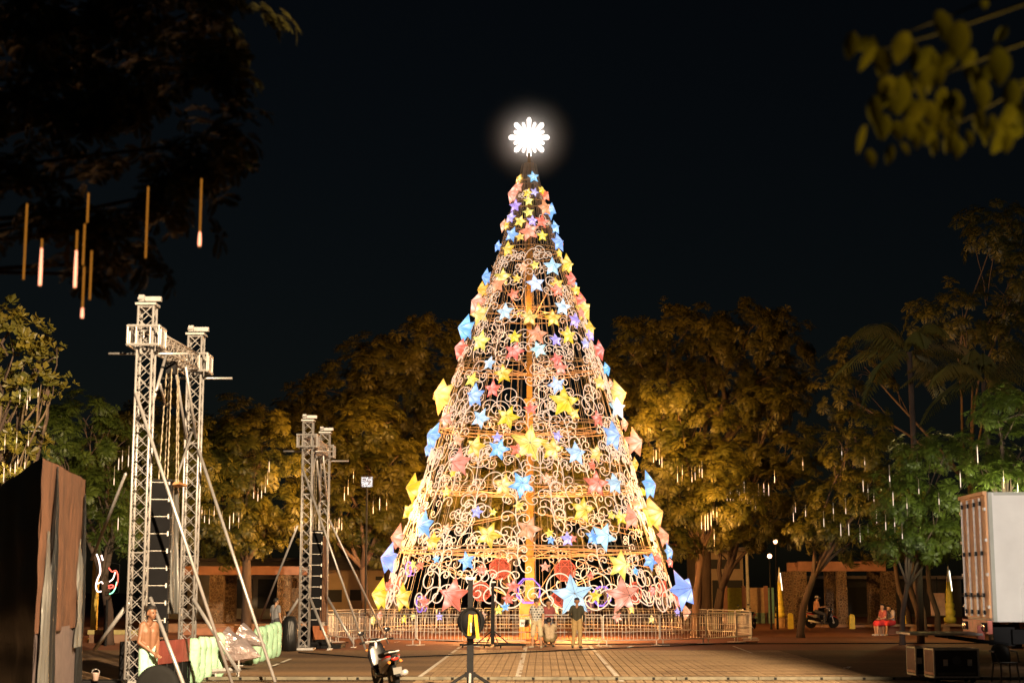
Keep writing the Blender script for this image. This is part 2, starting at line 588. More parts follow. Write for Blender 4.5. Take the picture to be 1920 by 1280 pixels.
# long metal cable cover across the front of the lot
M_DUCT = mat('dusty_metal_duct', (.13, .115, .08), .7, 0.0, 0.3, 5)
duct = empty('cable_cover', (0, gnd(960, 1276).y, 0.022))
props(duct, 'long low metal cable cover lying across the front of the lot', 'cable cover')
for k in range(14):
    x0 = -7.4 + k * 1.85
    b = MB()
    b.prism([(x0, 0), (x0 + 1.84, 0), (x0 + 1.84, .075), (x0, .075)], 0.16)
    bevel(b.build('cover_segment', M_DUCT, duct), .015)
    for q in (0.35, 1.35):
        b = MB().box((x0 + q + random.uniform(-.2, .2), -.083, .04), (.06, .012, .05))
        b.build('clip', M_BLACK, duct)

# ================================================================== CHRISTMAS TREE
PROF = [(1178, 282), (1140, 272), (1035, 243), (920, 205), (795, 169), (690, 138), (640, 119), (560, 89), (480, 60), (400, 36), (340, 16), (308, 9)]
TZ = [at(993, y_, AY).z for (y_, _) in PROF]
TR = [r_ / ppm(AY) for (_, r_) in PROF]
TZ[0] = 0.25
def cone_r(z):
    if z <= TZ[0]: return TR[0]
    for i in range(len(TZ) - 1):
        if z <= TZ[i + 1]:
            t_ = (z - TZ[i]) / (TZ[i + 1] - TZ[i])
            return TR[i] + (TR[i + 1] - TR[i]) * t_
    return TR[-1]
ZTOP = TZ[-1]
xt = empty('christmas_tree', (AX, AY, 0))
props(xt, 'giant wire Christmas tree of curled scrolls and hoops in a barrier ring', 'christmas tree')
# pole
b = MB()
b.box((0, 0, 1.6), (.38, .38, 3.2)).box((0, 0, 6.5), (.31, .31, 6.6))
b.box((0, 0, 13.0), (.23, .23, 6.4)).box((0, 0, (16.2 + ZTOP + .5) / 2), (.13, .13, ZTOP + .5 - 16.2))
b.build('pole', M_POLE, xt)
for z_ in (3.2, 6.0, 9.7, 13.0):
    MB().box((0, 0, z_), (.46, .46, .14)).build('pole_collar', M_POLE, xt)
b = MB().box((0, 0, .75), (.85, .85, 1.5)).box((0, 0, 1.56), (.95, .95, .10))
bevel(b.build('pole_base', mat('orange_board', (.36, .15, .03), .6), xt), .02)
# hoops
def ring(z, r, rad, n=64, wob=0.0):
    return MB().tube([(r * math.cos(2 * pi * k / n), r * math.sin(2 * pi * k / n), z + wob * math.sin(3 * 2 * pi * k / n)) for k in range(n)], rad, 5, closed=True)
HOOP_Y = [1160, 1035, 1028, 920, 912, 800, 806, 692, 686, 590, 560, 478, 470, 420, 380, 340, 308]
for y_ in HOOP_Y:
    z_ = at(993, y_, AY).z if y_ < 1160 else 0.45
    ring(z_, cone_r(z_), .021 if z_ < 12 else .016).build('hoop', M_HOOP, xt)
# spokes from the pole to the hoops
for y_, n in ((1035, 12), (920, 12), (803, 10), (690, 10), (588, 8), (474, 6)):
    z_ = at(993, y_, AY).z
    r_ = cone_r(z_)
    me = MB().tube([(.15, 0, -.25 if n > 8 else -.1), (r_, 0, 0)], .015, 5).mesh('spoke', M_HOOP)
    me2 = MB().tube([(.15, 0, .18), (r_, 0, .03)], .012, 5).mesh('spoke', M_HOOP)
    for k in range(n):
        inst('spoke', me, xt, (0, 0, z_), (0, 0, 2 * pi * k / n + .17))
        if k % 2 == 0: inst('spoke', me2, xt, (0, 0, z_), (0, 0, 2 * pi * (k + .5) / n + .17))
# raking struts from pole to lower hoop
for y0, y1, n in ((1130, 1035, 8), (1020, 1070, 8), (960, 1000, 6), (600, 500, 5), (840, 880, 6)):
    za, zb = at(993, y0, AY).z, at(993, y1, AY).z
    me = MB().tube([(.2, 0, za), (cone_r(zb), .6, zb)], .017, 5).mesh('strut', M_HOOP)
    for k in range(n):
        inst('strut', me, xt, rot=(0, 0, 2 * pi * k / n + .4))
# vertical wires
NW = 52
me = MB().tube([(cone_r(z_), 0, z_) for z_ in TZ], .0085, 4).mesh('wire', M_WIRE)
me_i = MB().tube([(cone_r(z_) * .93, .0, z_) if i < 10 else (cone_r(z_), 0, z_) for i, z_ in enumerate(TZ)], .0065, 4).mesh('wire', M_WIRE)
for k in range(NW):
    inst('wire', me, xt, rot=(0, 0, 2 * pi * (k + .35 * random.random()) / NW))
    if k % 2 == 0:
        inst('wire', me_i, xt, rot=(0, R(.3), 2 * pi * (k + random.random()) / NW))
# scrolls: curls drawn on the developed cone, then bent round it
def curl(p, h, L, k0, k1, sgn, n=46):
    pts = [p]
    x_, y_ = p
    ds = L / n
    for i in range(n):
        k = k0 * (k1 / k0) ** (i / n)
        h += sgn * k * ds
        x_ += math.cos(h) * ds
        y_ += math.sin(h) * ds
        pts.append((x_, y_))
    return pts
def arc(p, h, L, k, n=16):
    pts = [p]
    x_, y_ = p
    ds = L / n
    for i in range(n):
        h += k * ds
        x_ += math.cos(h) * ds
        y_ += math.sin(h) * ds
        pts.append((x_, y_))
    return pts, h
def flourish(kind, S, rnd):
    """list of 2-D paths, S about the height in metres"""
    out = []
    u = S / 2.2
    def C(p, h, size, sgn, turn=8.0):
        turn = min(turn, 9) * .93
        size *= 1.22
        k0, k1 = 0.85 / size, 5.2 / size
        L = turn * math.log(k1 / k0) / (k1 - k0)
        return curl(p, h, L, k0, k1, sgn)
    if kind == 0:        # fern: S-stem with side curls, a curl at each end
        stem, h = arc((0, 0), R(62), 1.1 * u, .55 / u)
        st2, h2 = arc(stem[-1], h, .9 * u, -.7 / u)
        out += [stem + st2[1:] + C(st2[-1], h2, .42 * u, -1)[1:]]
        for (i, sg, sz) in ((3, 1, .34), (7, -1, .40), (11, 1, .36), (15, -1, .34)):
            p = stem[i]
            out.append(C(p, R(62) + (.9 if sg > 0 else -.9) * -.2 + .55 / u * 1.1 * u * i / 16, sz * u * rnd.uniform(.85, 1.15), sg))
        for (i, sg, sz) in ((5, 1, .28), (10, 1, .24)):
            out.append(C(st2[i], h - .4, sz * u, sg))
        out.append(C((0, 0), R(242), .30 * u, -1))
    elif kind == 1:      # heart of two curls on a short stem
        for sg in (1, -1):
            out.append(C((0, 0), R(90) - sg * R(35), .55 * u, sg, 10.5))
            out.append(C((0, -.1 * u), R(90) - sg * R(100), .38 * u, sg, 10))
            out.append(C((0, .5 * u), R(90) - sg * R(20), .30 * u, -sg, 9))
        out.append([(0, -.7 * u), (0, -.3 * u), (0, .5 * u)])
    elif kind == 2:      # big C with a smaller one nested
        c1 = C((-.5 * u, -.6 * u), R(15), .70 * u, 1, 11)
        out.append(c1)
        out.append(C((-.5 * u, -.6 * u), R(100), .52 * u, -1, 10.5))
        out.append(C(c1[12], R(60), .36 * u, -1, 10))
        out.append(C((-.5 * u, -.6 * u), R(195), .32 * u, -1, 9))
    else:                # cluster of little curls
        for q in range(7):
            a = rnd.uniform(0, 2 * pi)
            out.append(C((rnd.uniform(-.5, .5) * u, rnd.uniform(-.7, .5) * u), a, rnd.uniform(.22, .36) * u, rnd.choice((1, -1)), 9.5))
    return out
def scroll_mesh(paths, zc, rad, off=0.03):
    b = MB()
    r0 = cone_r(zc)
    for path in paths:
        P = []
        for (u, v) in path:
            z_ = min(max(zc + v * .95, .3), ZTOP)
            r_ = cone_r(z_) + off
            a = u / max(r_, .35)
            P.append((r_ * math.cos(a), r_ * math.sin(a), z_))
        b.tube(P, rad, 5)
    return b.mesh('scroll', M_SCROLL, True)
rnd = random.Random(3)
# (y centre px, height m, count, tube radius, kinds, phase)
TIERS = [(1105, 2.7, 13, .036, (2, 0, 2), 0.1), (1068, 1.7, 12, .028, (2, 0), .3), (1000, 2.4, 12, .028, (0, 2, 0), .0), (955, 1.9, 12, .025, (2, 0), .2), (890, 2.4, 12, .026, (0, 2, 1), .25), (845, 1.8, 12, .023, (2, 0), .1),
         (765, 2.3, 11, .024, (0, 2, 2), .2), (715, 1.8, 11, .022, (2, 0), .05), (665, 1.6, 8, .022, (2, 0), .3), (610, 1.9, 6, .022, (2, 0), .13), (545, 1.6, 5, .022, (2, 0), .4), (485, 1.2, 4, .02, (2, 2), .05), (420, 1.0, 3, .018, (2,), .5), (370, .8, 3, .018, (2, 2), .2)]
for (yc, S, n, rad, kinds, ph) in TIERS:
    zc = at(993, yc, AY).z
    rad *= .70
    n = int(n * 1.25)
    cache = [scroll_mesh(flourish(kd, S, rnd), zc, rad) for kd in kinds]
    cache += [scroll_mesh([[(-u, v) for (u, v) in p_] for p_ in flourish(kd, S, rnd)], zc, rad, .045) for kd in kinds]
    for k in range(n):
        me = cache[(k * 3 + (k // 4)) % len(cache)]
        inst('scroll', me, xt, (0, 0, rnd.uniform(-.16, .16)), (0, 0, 2 * pi * (k + ph + rnd.uniform(-.3, .3)) / n))

# ---- star lanterns
def star_meshes():
    """unit star, tips at radius 1 in the xy plane, apex towards +z"""
    sub = 4
    pts = []
    for k in range(10):
        a = pi / 2 + k * pi / 5
        r_ = 1.0 if k % 2 == 0 else 0.46
        pts.append(Vector((r_ * math.cos(a), r_ * math.sin(a), 0)))
    apex, back = Vector((0, 0, .62)), Vector((0, 0, -.22))
    V, Fc, hot, fac = [], [], [], []
    fr_ = random.Random(4)
    def tri(a, b, c):
        fv = fr_.uniform(.80, 1.12)
        base = len(V)
        idx = {}
        for i in range(sub + 1):
            for j in range(sub + 1 - i):
                q = a + (b - a) * (i / sub) + (c - a) * (j / sub)
                idx[i, j] = len(V)
                V.append(q)
                hv = 0
                for k in range(5):
                    an = pi / 2 + k * 2 * pi / 5
                    d = math.hypot(q.x - .42 * math.cos(an), q.y - .42 * math.sin(an))
                    hv = max(hv, math.exp(-(d / .20) ** 2))
                hv = max(hv, .55 * math.exp(-(math.hypot(q.x, q.y) / .25) ** 2))
                hot.append(hv)
                fac.append(fv)
        for i in range(sub):
            for j in range(sub - i):
                Fc.append((idx[i, j], idx[i + 1, j], idx[i, j + 1]))
                if i + j < sub - 1:
                    Fc.append((idx[i + 1, j], idx[i + 1, j + 1], idx[i, j + 1]))
    for k in range(10):
        p0, p1 = pts[k], pts[(k + 1) % 10]
        tri(apex, p0, p1)
        tri(back, p1, p0)
    me = bpy.data.meshes.new('paper')
    me.from_pydata([tuple(v) for v in V], [], Fc)
    a = me.attributes.new('hot', 'FLOAT', 'POINT')
    a.data.foreach_set('value', hot)
    a = me.attributes.new('facet', 'FLOAT', 'POINT')
    a.data.foreach_set('value', fac)
    me.materials.append(M_PAPER)
    b = MB()
    for k in range(10):
        b.tube([apex * 1.01, pts[k] * 1.005], .009 if k % 2 == 0 else .006, 3, cap=False)
    b.tube([p * 1.004 for p in pts], .006, 3, closed=True)
    return me, b.mesh('rib_frame', M_RIB)
star_me, rib_me = star_meshes()
STARS = """1000 332 12 B;974 336 10 Y;973 351 13 R;962 365 16 R;989 362 10 Y;1002 360 9 V;1021 366 14 R;1015 357 9 Y;991 377 10 Y;966 386 13 V;1021 390 16 R;1033 395 14 B;991 398 11 Y;958 408 12 V;998 414 11 V;975 415 12 Y;944 423 11 R;950 423 9 Y;1016 415 14 R;1042 427 11 B;992 434 19 R;960 440 15 B;975 444 10 Y;1017 442 11 Y;1046 455 18 B;1057 458 8 R;931 462 9 B;953 467 15 Y
1048 475 9 Y;981 500 12 R;1003 497 9 Y;1036 500 18 W;1066 496 17 Y;911 520 14 B;942 520 17 Y;969 522 9 Y;934 533 18 R;1070 524 16 R;1083 533 8 B;1004 532 18 W;902 544 14 Y;1045 533 14 Y;1044 544 14 R;1081 544 11 Y;963 552 12 R;894 569 19 R;900 589 22 Y;947 585 18 W;1055 576 17 W;1089 565 15 R;1100 580 20 Y;1089 587 11 R;993 595 17 Y;1037 597 17 Y;1077 601 15 V;1105 616 16 Y;870 617 22 B;902 640 21 Y;965 632 13 Y;1007 627 20 R;1042 637 13 V;1065 629 18 Y;1106 629 12 V;1097 644 11 V;866 655 20 R;964 659 19 R;1010 655 16 W;1123 657 16 R;1044 674 14 R;918 681 14 W;1140 692 11 B
944 701 18 Y;1051 690 14 R;885 712 15 Y;924 729 17 R;1044 722 17 W;1124 717 16 Y;1145 721 10 R;826 742 28 Y;892 742 23 B;1162 740 22 Y;1058 754 30 Y;1076 775 14 Y;995 766 13 R;1157 765 22 W;837 785 18 R;901 784 20 W;952 782 22 Y;1120 785 16 R;1176 795 11 R;815 818 26 B;804 842 14 B;859 825 14 R;892 837 22 Y;932 820 11 V;935 842 20 B;992 832 34 Y;970 842 15 R;1035 842 22 Y;1045 817 11 V;1079 850 22 W;1147 817 28 B;1195 830 22 R;1117 850 17 Y;862 867 27 R;849 887 8 Y;1110 872 10 R;1189 870 13 Y;978 908 24 B;945 910 22 Y;1026 897 12 R;1117 907 24 R;1151 907 20 W;1222 910 22 B;772 915 22 Y;837 922 11 Y;1205 922 9 Y
767 959 16 Y;791 954 10 R;894 960 12 V;797 984 26 B;742 1008 20 R;813 1015 18 Y;837 991 12 R;916 1003 24 Y;973 948 11 Y;925 960 8 Y;991 992 24 R;1092 956 24 Y;1181 970 24 R;1164 970 15 Y;1192 945 15 R;1225 965 27 Y;1146 965 9 Y;1131 1006 26 W;1111 1006 15 B;1030 999 9 Y;1033 1012 9 B;1064 1010 14 V;1074 1009 9 R;1249 1006 17 R
725 1048 24 B;775 1058 9 Y;788 1060 10 R;875 1052 18 B;818 1048 8 B;903 1068 11 R;962 1099 14 R;953 1122 12 R;710 1115 24 Y;730 1098 13 R;757 1120 26 Y;850 1117 32 R;795 1128 12 R;693 1162 9 Y;713 1153 9 R;758 1160 9 Y;775 1155 7 Y;824 1155 8 V;905 1153 9 R;935 1143 10 Y;947 1137 9 B;993 1162 12 Y;1161 1059 27 Y;1022 1062 10 R;1108 1079 8 R;1218 1052 17 B;1233 1048 13 R;1191 1070 8 B;1260 1034 13 B;1262 1054 9 R;1285 1107 30 B;1277 1123 17 R;1074 1116 36 W;1117 1117 13 Y;1168 1116 33 R;1222 1107 11 R;1221 1160 9 Y;1157 1156 11 R;1184 1142 9 Y;1292 1147 12 R;1040 1142 11 Y;1270 1147 8 V"""
SC = {'Y': ((1.0, 0.60, 0.04), 'yellow'), 'R': ((0.97, 0.185, 0.10), 'red'), 'B': ((0.22, 0.52, 0.97), 'blue'), 'W': ((0.55, 0.76, 0.93), 'pale blue'), 'V': ((0.50, 0.42, 0.92), 'violet')}
stars = []
for tok in STARS.replace('\n', ';').split(';'):
    a = tok.split()
    stars.append((float(a[0]), float(a[1]), float(a[2]), a[3]))
TEDGE = [0, 400, 475, 585, 690, 800, 920, 1035, 2000]
def tier_of(y_):
    for i in range(len(TEDGE) - 1):
        if y_ < TEDGE[i + 1]: return i + 1
rs = random.Random(11)
bucket = {}
for (px, py, r_, c) in sorted(stars):
    key = (tier_of(py), c)
    bucket.setdefault(key, []).append((px, py, r_, c))
def cone_hit(px, py, off):
    d = ray(px, py)
    d = d / d.y
    best = None
    y_ = AY - 9
    while y_ < AY + .01:
        q = Vector((0, 0, CAM_H)) + d * y_
        dist = math.hypot(q.x - AX, q.y - AY) - cone_r(q.z) - off
        if dist <= 0:
            return q
        if best is None or dist < best[0]:
            best = (dist, q)
        y_ += .02
    return best[1]
placed = []
for (tier, c), lst in bucket.items():
    for k, (px, py, r_, _) in enumerate(lst):
        col, cname = SC[c]
        q = cone_hit(px, py, .10)
        size = r_ / ppm(q.y) * 1.15
        miss = math.hypot(q.x - AX, q.y - AY) - cone_r(q.z) - .1
        if miss > .02:
            size *= 1.22
            q = q + (Vector((AX, AY, 0)) - Vector((q.x, q.y, 0))).normalized() * min(miss, .16)
        n_ = Vector((q.x - AX, q.y - AY, 0)).normalized()
        tc_ = Vector((-q.x, -q.y, 0)).normalized()
        n_ = (n_ + tc_ * (.55 * max(0, 1 - n_.dot(tc_))) + Vector((0, 0, rs.uniform(.0, .3))) + Vector((rs.uniform(-.25, .25), rs.uniform(-.25, .25), 0))).normalized()
        up = Vector((0, 0, 1)) - n_ * n_.z
        up = Matrix.Rotation(rs.gauss(0, .22), 3, n_) @ up.normalized()
        rt = up.cross(n_)
        sname = 'tiny' if r_ < 10 else 'small' if r_ < 15 else 'medium' if r_ < 22 else 'large'
        t_ = empty('star_lantern', q)
        one = 'only' if len(lst) == 1 else ORD[k + 1]
        tail = f'{one} {cname} one' + ('' if len(lst) == 1 else ' from left')
        props(t_, f"{sname} {cname} star lantern, {tail} in the tree's {ORD[tier]} tier", 'star lantern', 'star lanterns on the christmas tree')
        t_.matrix_world = Matrix.Translation(q) @ Matrix((rt, up, n_)).transposed().to_4x4() @ Matrix.Diagonal((size, size, size * rs.uniform(.85, 1.15), 1))
        jit = rs.uniform(-.08, .08)
        cc = [min(1, max(0.01, v * (1 + rs.uniform(-.18, .12)) + (jit * .1))) for v in col]
        if c == 'R' and rs.random() < .5: cc[1] *= 1.9; cc[2] *= 1.8
        if c == 'B' and rs.random() < .3: cc[0] *= 1.25
        if c == 'Y' and rs.random() < .3: cc[1] *= 1.12; cc[2] *= 3
        pa = inst('paper', star_me, t_)
        pa.color = (*cc, 1)
        inst('rib_frame', rib_me, t_)
        placed.append(q)

# ---- octagonal wheel lanterns in the lowest tier
M_REDW = mat('red_rope_light', (.5, .06, .03), .5, emit=(1, .16, .07), es=.75)
M_VIOW = mat('violet_rope_light', (.2, .1, .6), .5, emit=(.36, .22, 1), es=.9)
M_FILM = mat('red_film', (.30, .05, .02), .6, emit=(.8, .10, .03), es=.10)
M_FILM2 = mat('dark_film', (.12, .05, .05), .6)
for (px, py, r_, kind_, lb) in ((937, 1066, 20, 'R', 'red octagonal wheel lantern behind curled scrolls in the lowest tier'), (902, 1108, 18, 'R', 'brownish red octagonal wheel lantern beside the big pink star'), (990, 1107, 24, 'V', 'violet rimmed octagonal wheel lantern at the foot of the pole'), (1060, 1069, 20, 'R', 'amber red octagonal wheel lantern above the big pale blue star'), (1130, 1117, 19, 'V', 'violet rimmed octagonal wheel lantern holding a small yellow star'), (1193, 1110, 20, 'R', 'bright red octagonal wheel lantern right of the big red star'), (1246, 1103, 15, 'R', 'narrow red octagonal wheel lantern near the blue kite-like star'), (766, 1066, 14, 'V', 'small violet octagonal wheel lantern high on the left of the lowest tier'), (787, 1132, 15, 'V', 'violet rimmed octagonal wheel lantern left of the big pink star'), (1048, 1122, 15, 'R', 'crimson octagonal wheel lantern half hidden by the big pale blue star'), (742, 1092, 13, 'R', 'dark red octagonal wheel lantern behind the yellow stars')):
    q = cone_hit(px, py, -.55)
    s_ = r_ / ppm(q.y)
    t_ = empty('wheel_lantern', q)
    props(t_, lb, 'wheel lantern', 'octagonal wheel lanterns')
    n_ = Vector((q.x - AX, q.y - AY, 0)).normalized()
    t_.rotation_euler = (0, 0, math.atan2(n_.y, n_.x) + pi / 2 + rs.uniform(-.3, .3))
    o8 = [(s_ * math.cos(pi / 8 + k * pi / 4), 0, s_ * math.sin(pi / 8 + k * pi / 4)) for k in range(8)]
    wm = M_REDW if kind_ == 'R' else M_VIOW
    MB().tube(o8, .026, 5, closed=True).build('rim', wm, t_)
    MB().tube([(p_[0] * .93, .18, p_[2] * .93) for p_ in o8], .018, 5, closed=True).build('rim', wm, t_)
    b = MB()
    for k in range(8):
        b.tube([o8[k], (o8[(k + 3) % 8][0], .1, o8[(k + 3) % 8][2])], .008, 3, cap=False)
        b.tube([o8[k], (o8[k][0] * .93, .18, o8[k][2] * .93)], .012, 3, cap=False)
    b.build('web', wm if kind_ == 'R' else M_WIRE, t_)
    b = MB()
    b.add([(p_[0] * .92, .12, p_[2] * .92) for p_ in o8], [tuple(range(8))])
    if kind_ == 'R':
        b.build('film', M_FILM, t_)

# ---- snowflake on top
top = at(992, 258, AY)
tp = empty('snowflake_topper', top)
props(tp, 'brilliant white snowflake ornament with rounded petals on the tree tip', 'tree topper')
M_TOP = glow('topper_light', (1.0, 0.86, 0.77), 5.5)
RT = 36 / ppm(AY)
MB().lathe([(.02, -.09), (RT * .40, -.08), (RT * .44, 0), (RT * .40, .08), (.02, .09)], 24, axis='y').build('disc', M_TOP, tp)
def petal(L0, L1, w):
    pts = []
    for k in range(9):
        a = -pi / 2 + pi * k / 8
        pts.append((w * math.cos(a + pi / 2) * -1, L1 - w + w * math.sin(a + pi / 2)))
    pts = [(w * .55, L0)] + [(w * math.cos(pi * k / 8), L1 - w + w * 1.25 * math.sin(pi * k / 8)) for k in range(9)] + [(-w * .55, L0)]
    return MB().prism(pts, .12).mesh('petal', M_TOP)
big, sml = petal(RT * .3, RT * 1.06, RT * .12), petal(RT * .3, RT * .86, RT * .07)
for k in range(8):
    inst('petal', big, tp, rot=(0, 2 * pi * k / 8, 0))
    inst('petal', sml, tp, rot=(0, 2 * pi * (k + .5) / 8, 0))
MB().tube([(0, 0, -RT * .95), (0, 0, ZTOP - top.z - .4)], .035, 6).build('stem', M_WIRE, tp)
MB().tube([(.02, 0, -RT), (.22, 0, ZTOP - top.z)], .012, 4).build('stay', M_WIRE, tp)
# added scattering ball, shaped to imitate the lens bloom round the ornament
m = bpy.data.materials.new('bloom_scatter')
m.use_nodes = True
t = m.node_tree
t.nodes.clear()
out = t.nodes.new('ShaderNodeOutputMaterial')
pv = t.nodes.new('ShaderNodeVolumeScatter')
pv.inputs['Color'].default_value = (1, .97, .94, 1)
tc = t.nodes.new('ShaderNodeTexCoord')
ln = t.nodes.new('ShaderNodeVectorMath'); ln.operation = 'LENGTH'
t.links.new(tc.outputs['Object'], ln.inputs[0])
mr = t.nodes.new('ShaderNodeMapRange')
mr.inputs[1].default_value = 0.0
mr.inputs[2].default_value = 2.3
mr.inputs[3].default_value = 1.0
mr.inputs[4].default_value = 0.0
t.links.new(ln.outputs['Value'], mr.inputs[0])
pw = t.nodes.new('ShaderNodeMath'); pw.operation = 'POWER'; pw.inputs[1].default_value = 3.0
t.links.new(mr.outputs[0], pw.inputs[0])
mr = t.nodes.new('ShaderNodeMath'); mr.operation = 'MULTIPLY'; mr.inputs[1].default_value = 2.0
t.links.new(pw.outputs[0], mr.inputs[0])
t.links.new(mr.outputs[0], pv.inputs['Density'])
t.links.new(pv.outputs[0], out.inputs['Volume'])
hz = MB().sphere((0, 0, 0), 2.35, 24, 14).build('bloom_volume', m, loc=top)
props(hz, 'added glow volume round the snowflake ornament', kind='stuff')
#@@PART2
# ================================================================== CROWD BARRIERS
RX0, RY0, RR = 0.95, 65.4, 8.85
NB = 24
bar_me = MB().tube([(0, 0, .22), (0, 0, 1.02)], .010, 5).mesh('bar', M_GALV)
def barrier_proto(w):
    t_ = empty('crowd_barrier')
    h0, h1, r_ = .20, 1.10, .07
    pts = []
    for (cx, cz, a0) in ((w / 2 - r_, h1 - r_, 0), (-w / 2 + r_, h1 - r_, 90), (-w / 2 + r_, h0 + r_, 180), (w / 2 - r_, h0 + r_, 270)):
        for k in range(4):
            a = R(a0 + 30 * k)
            pts.append((cx + r_ * math.cos(a), 0, cz + r_ * math.sin(a)))
    MB().tube(pts, .022, 6, closed=True).build('frame', M_GALV, t_)
    MB().tube([(-w / 2, 0, 1.0), (w / 2, 0, 1.0)], .012, 5).build('rail', M_GALV, t_)
    MB().tube([(-w / 2, 0, .50), (w / 2, 0, .50)], .010, 5).build('rail', M_GALV, t_)
    for s_ in (-1, 1):
        x_ = s_ * (w / 2 - .12)
        b = MB().tube([(x_, 0, .22), (x_, 0, .02)], .02, 6)
        b.box((x_, 0, .012), (.10, .62, .022))
        b.build('foot', M_GALV, t_)
    n = 14
    for k in range(n):
        inst('bar', bar_me, t_, (-w / 2 + w * (k + 1) / (n + 1), 0, 0))
    return t_
BW = 2 * RR * math.sin(pi / NB) - .05
proto = barrier_proto(BW)
spots = []
for k in range(NB):
    a = 2 * pi * (k + .5) / NB
    x_, y_ = RX0 + RR * math.cos(a) * math.cos(pi / NB), RY0 + RR * math.sin(a) * math.cos(pi / NB)
    spots.append((x_, y_, a))
front = sorted([q for q in spots if q[1] < RY0])
back = sorted([q for q in spots if q[1] >= RY0])
first = True
for row, lst in (('front', front), ('back', back)):
    for k, (x_, y_, a) in enumerate(lst):
        o = proto if first else copy_tree(proto)
        first = False
        o.location = (x_, y_, 0)
        o.rotation_euler = (0, 0, a - pi / 2 + random.uniform(-.02, .02))
        props(o, f'grey steel crowd barrier, {ORD[k + 1]} from left in the {row} arc round the tree', 'barrier', 'crowd barriers round the christmas tree')
# little notice on a barrier
nb = empty('notice_plate', (xg(983, 56.5).x, 56.48, .82))
props(nb, 'small white notice plate hung on the barrier behind the man in the cap', 'notice')
MB().box((0, 0, 0), (.34, .012, .26)).build('plate', M_WHITE, nb)
b = MB()
for (x0, z0, x1, z1) in ((-.11, .05, -.09, -.05), (-.09, -.05, -.06, .03), (-.06, .03, -.03, -.05), (-.03, -.05, -.01, .05), (.02, .0, .05, .05), (.05, .05, .08, 0), (.08, 0, .05, -.05), (.05, -.05, .02, 0), (.10, .05, .10, -.05)):
    b.tube([(x0, -.010, z0), (x1, -.010, z1)], .009, 4)
b.build('lettering', M_BLACK, nb)

# ================================================================== TREES
def leaflet_quad(base, d, w, L, nrm):
    s_ = d.cross(nrm).normalized() * w / 2
    return [base, base + d * L * .5 + s_, base + d * L, base + d * L * .5 - s_]
def rosette_pinnate(rg, nleaf=6, L=.60, pairs=6):
    V = []
    for i in range(nleaf):
        a = 2 * pi * (i + rg.uniform(-.3, .3)) / nleaf
        e = rg.uniform(-.15, .85)
        LL = L * rg.uniform(.75, 1.15)
        dirh = Vector((math.cos(a), math.sin(a), 0))
        for s_ in range(pairs):
            t_ = .18 + .82 * s_ / (pairs - 1)
            p = dirh * (LL * t_ * math.cos(e)) + Vector((0, 0, LL * (t_ * math.sin(e) - .45 * t_ * t_)))
            tan = (dirh * math.cos(e) + Vector((0, 0, math.sin(e) - .9 * t_))).normalized()
            side = Vector((-math.sin(a), math.cos(a), 0))
            l = LL * .36 * (.55 + .9 * math.sin(pi * min(1, t_ * .9)))
            for sg in (1, -1):
                d = (side * sg * .85 + tan * .55 + Vector((0, 0, -.22 + rg.uniform(-.12, .12)))).normalized()
                nr = tan.cross(side)
                V += leaflet_quad(p, d, l * .27, l, nr)
    return np.array([tuple(v) for v in V])
def rosette_broad(rg, nleaf=7, L=.24):
    V = []
    for i in range(nleaf):
        a = 2 * pi * (i + rg.uniform(-.3, .3)) / nleaf
        e = rg.uniform(-.1, .9)
        LL = L * rg.uniform(.7, 1.2)
        d = Vector((math.cos(a) * math.cos(e), math.sin(a) * math.cos(e), math.sin(e)))
        side = Vector((-math.sin(a), math.cos(a), 0))
        nr = side.cross(d)
        w = LL * .30
        b0, m0, t0 = d * LL * .1, d * LL * .68 - nr * .01, d * LL
        V += [b0, m0 + side * w + nr * .03, t0 + side * w * .35, m0]
        V += [b0, m0, t0 + side * w * .35, m0 - side * w + nr * .03]
    return np.array([tuple(v) for v in V])
rg = random.Random(21)
PIN = [rosette_pinnate(rg) for _ in range(8)]
BRD = [rosette_broad(rg) for _ in range(8)]
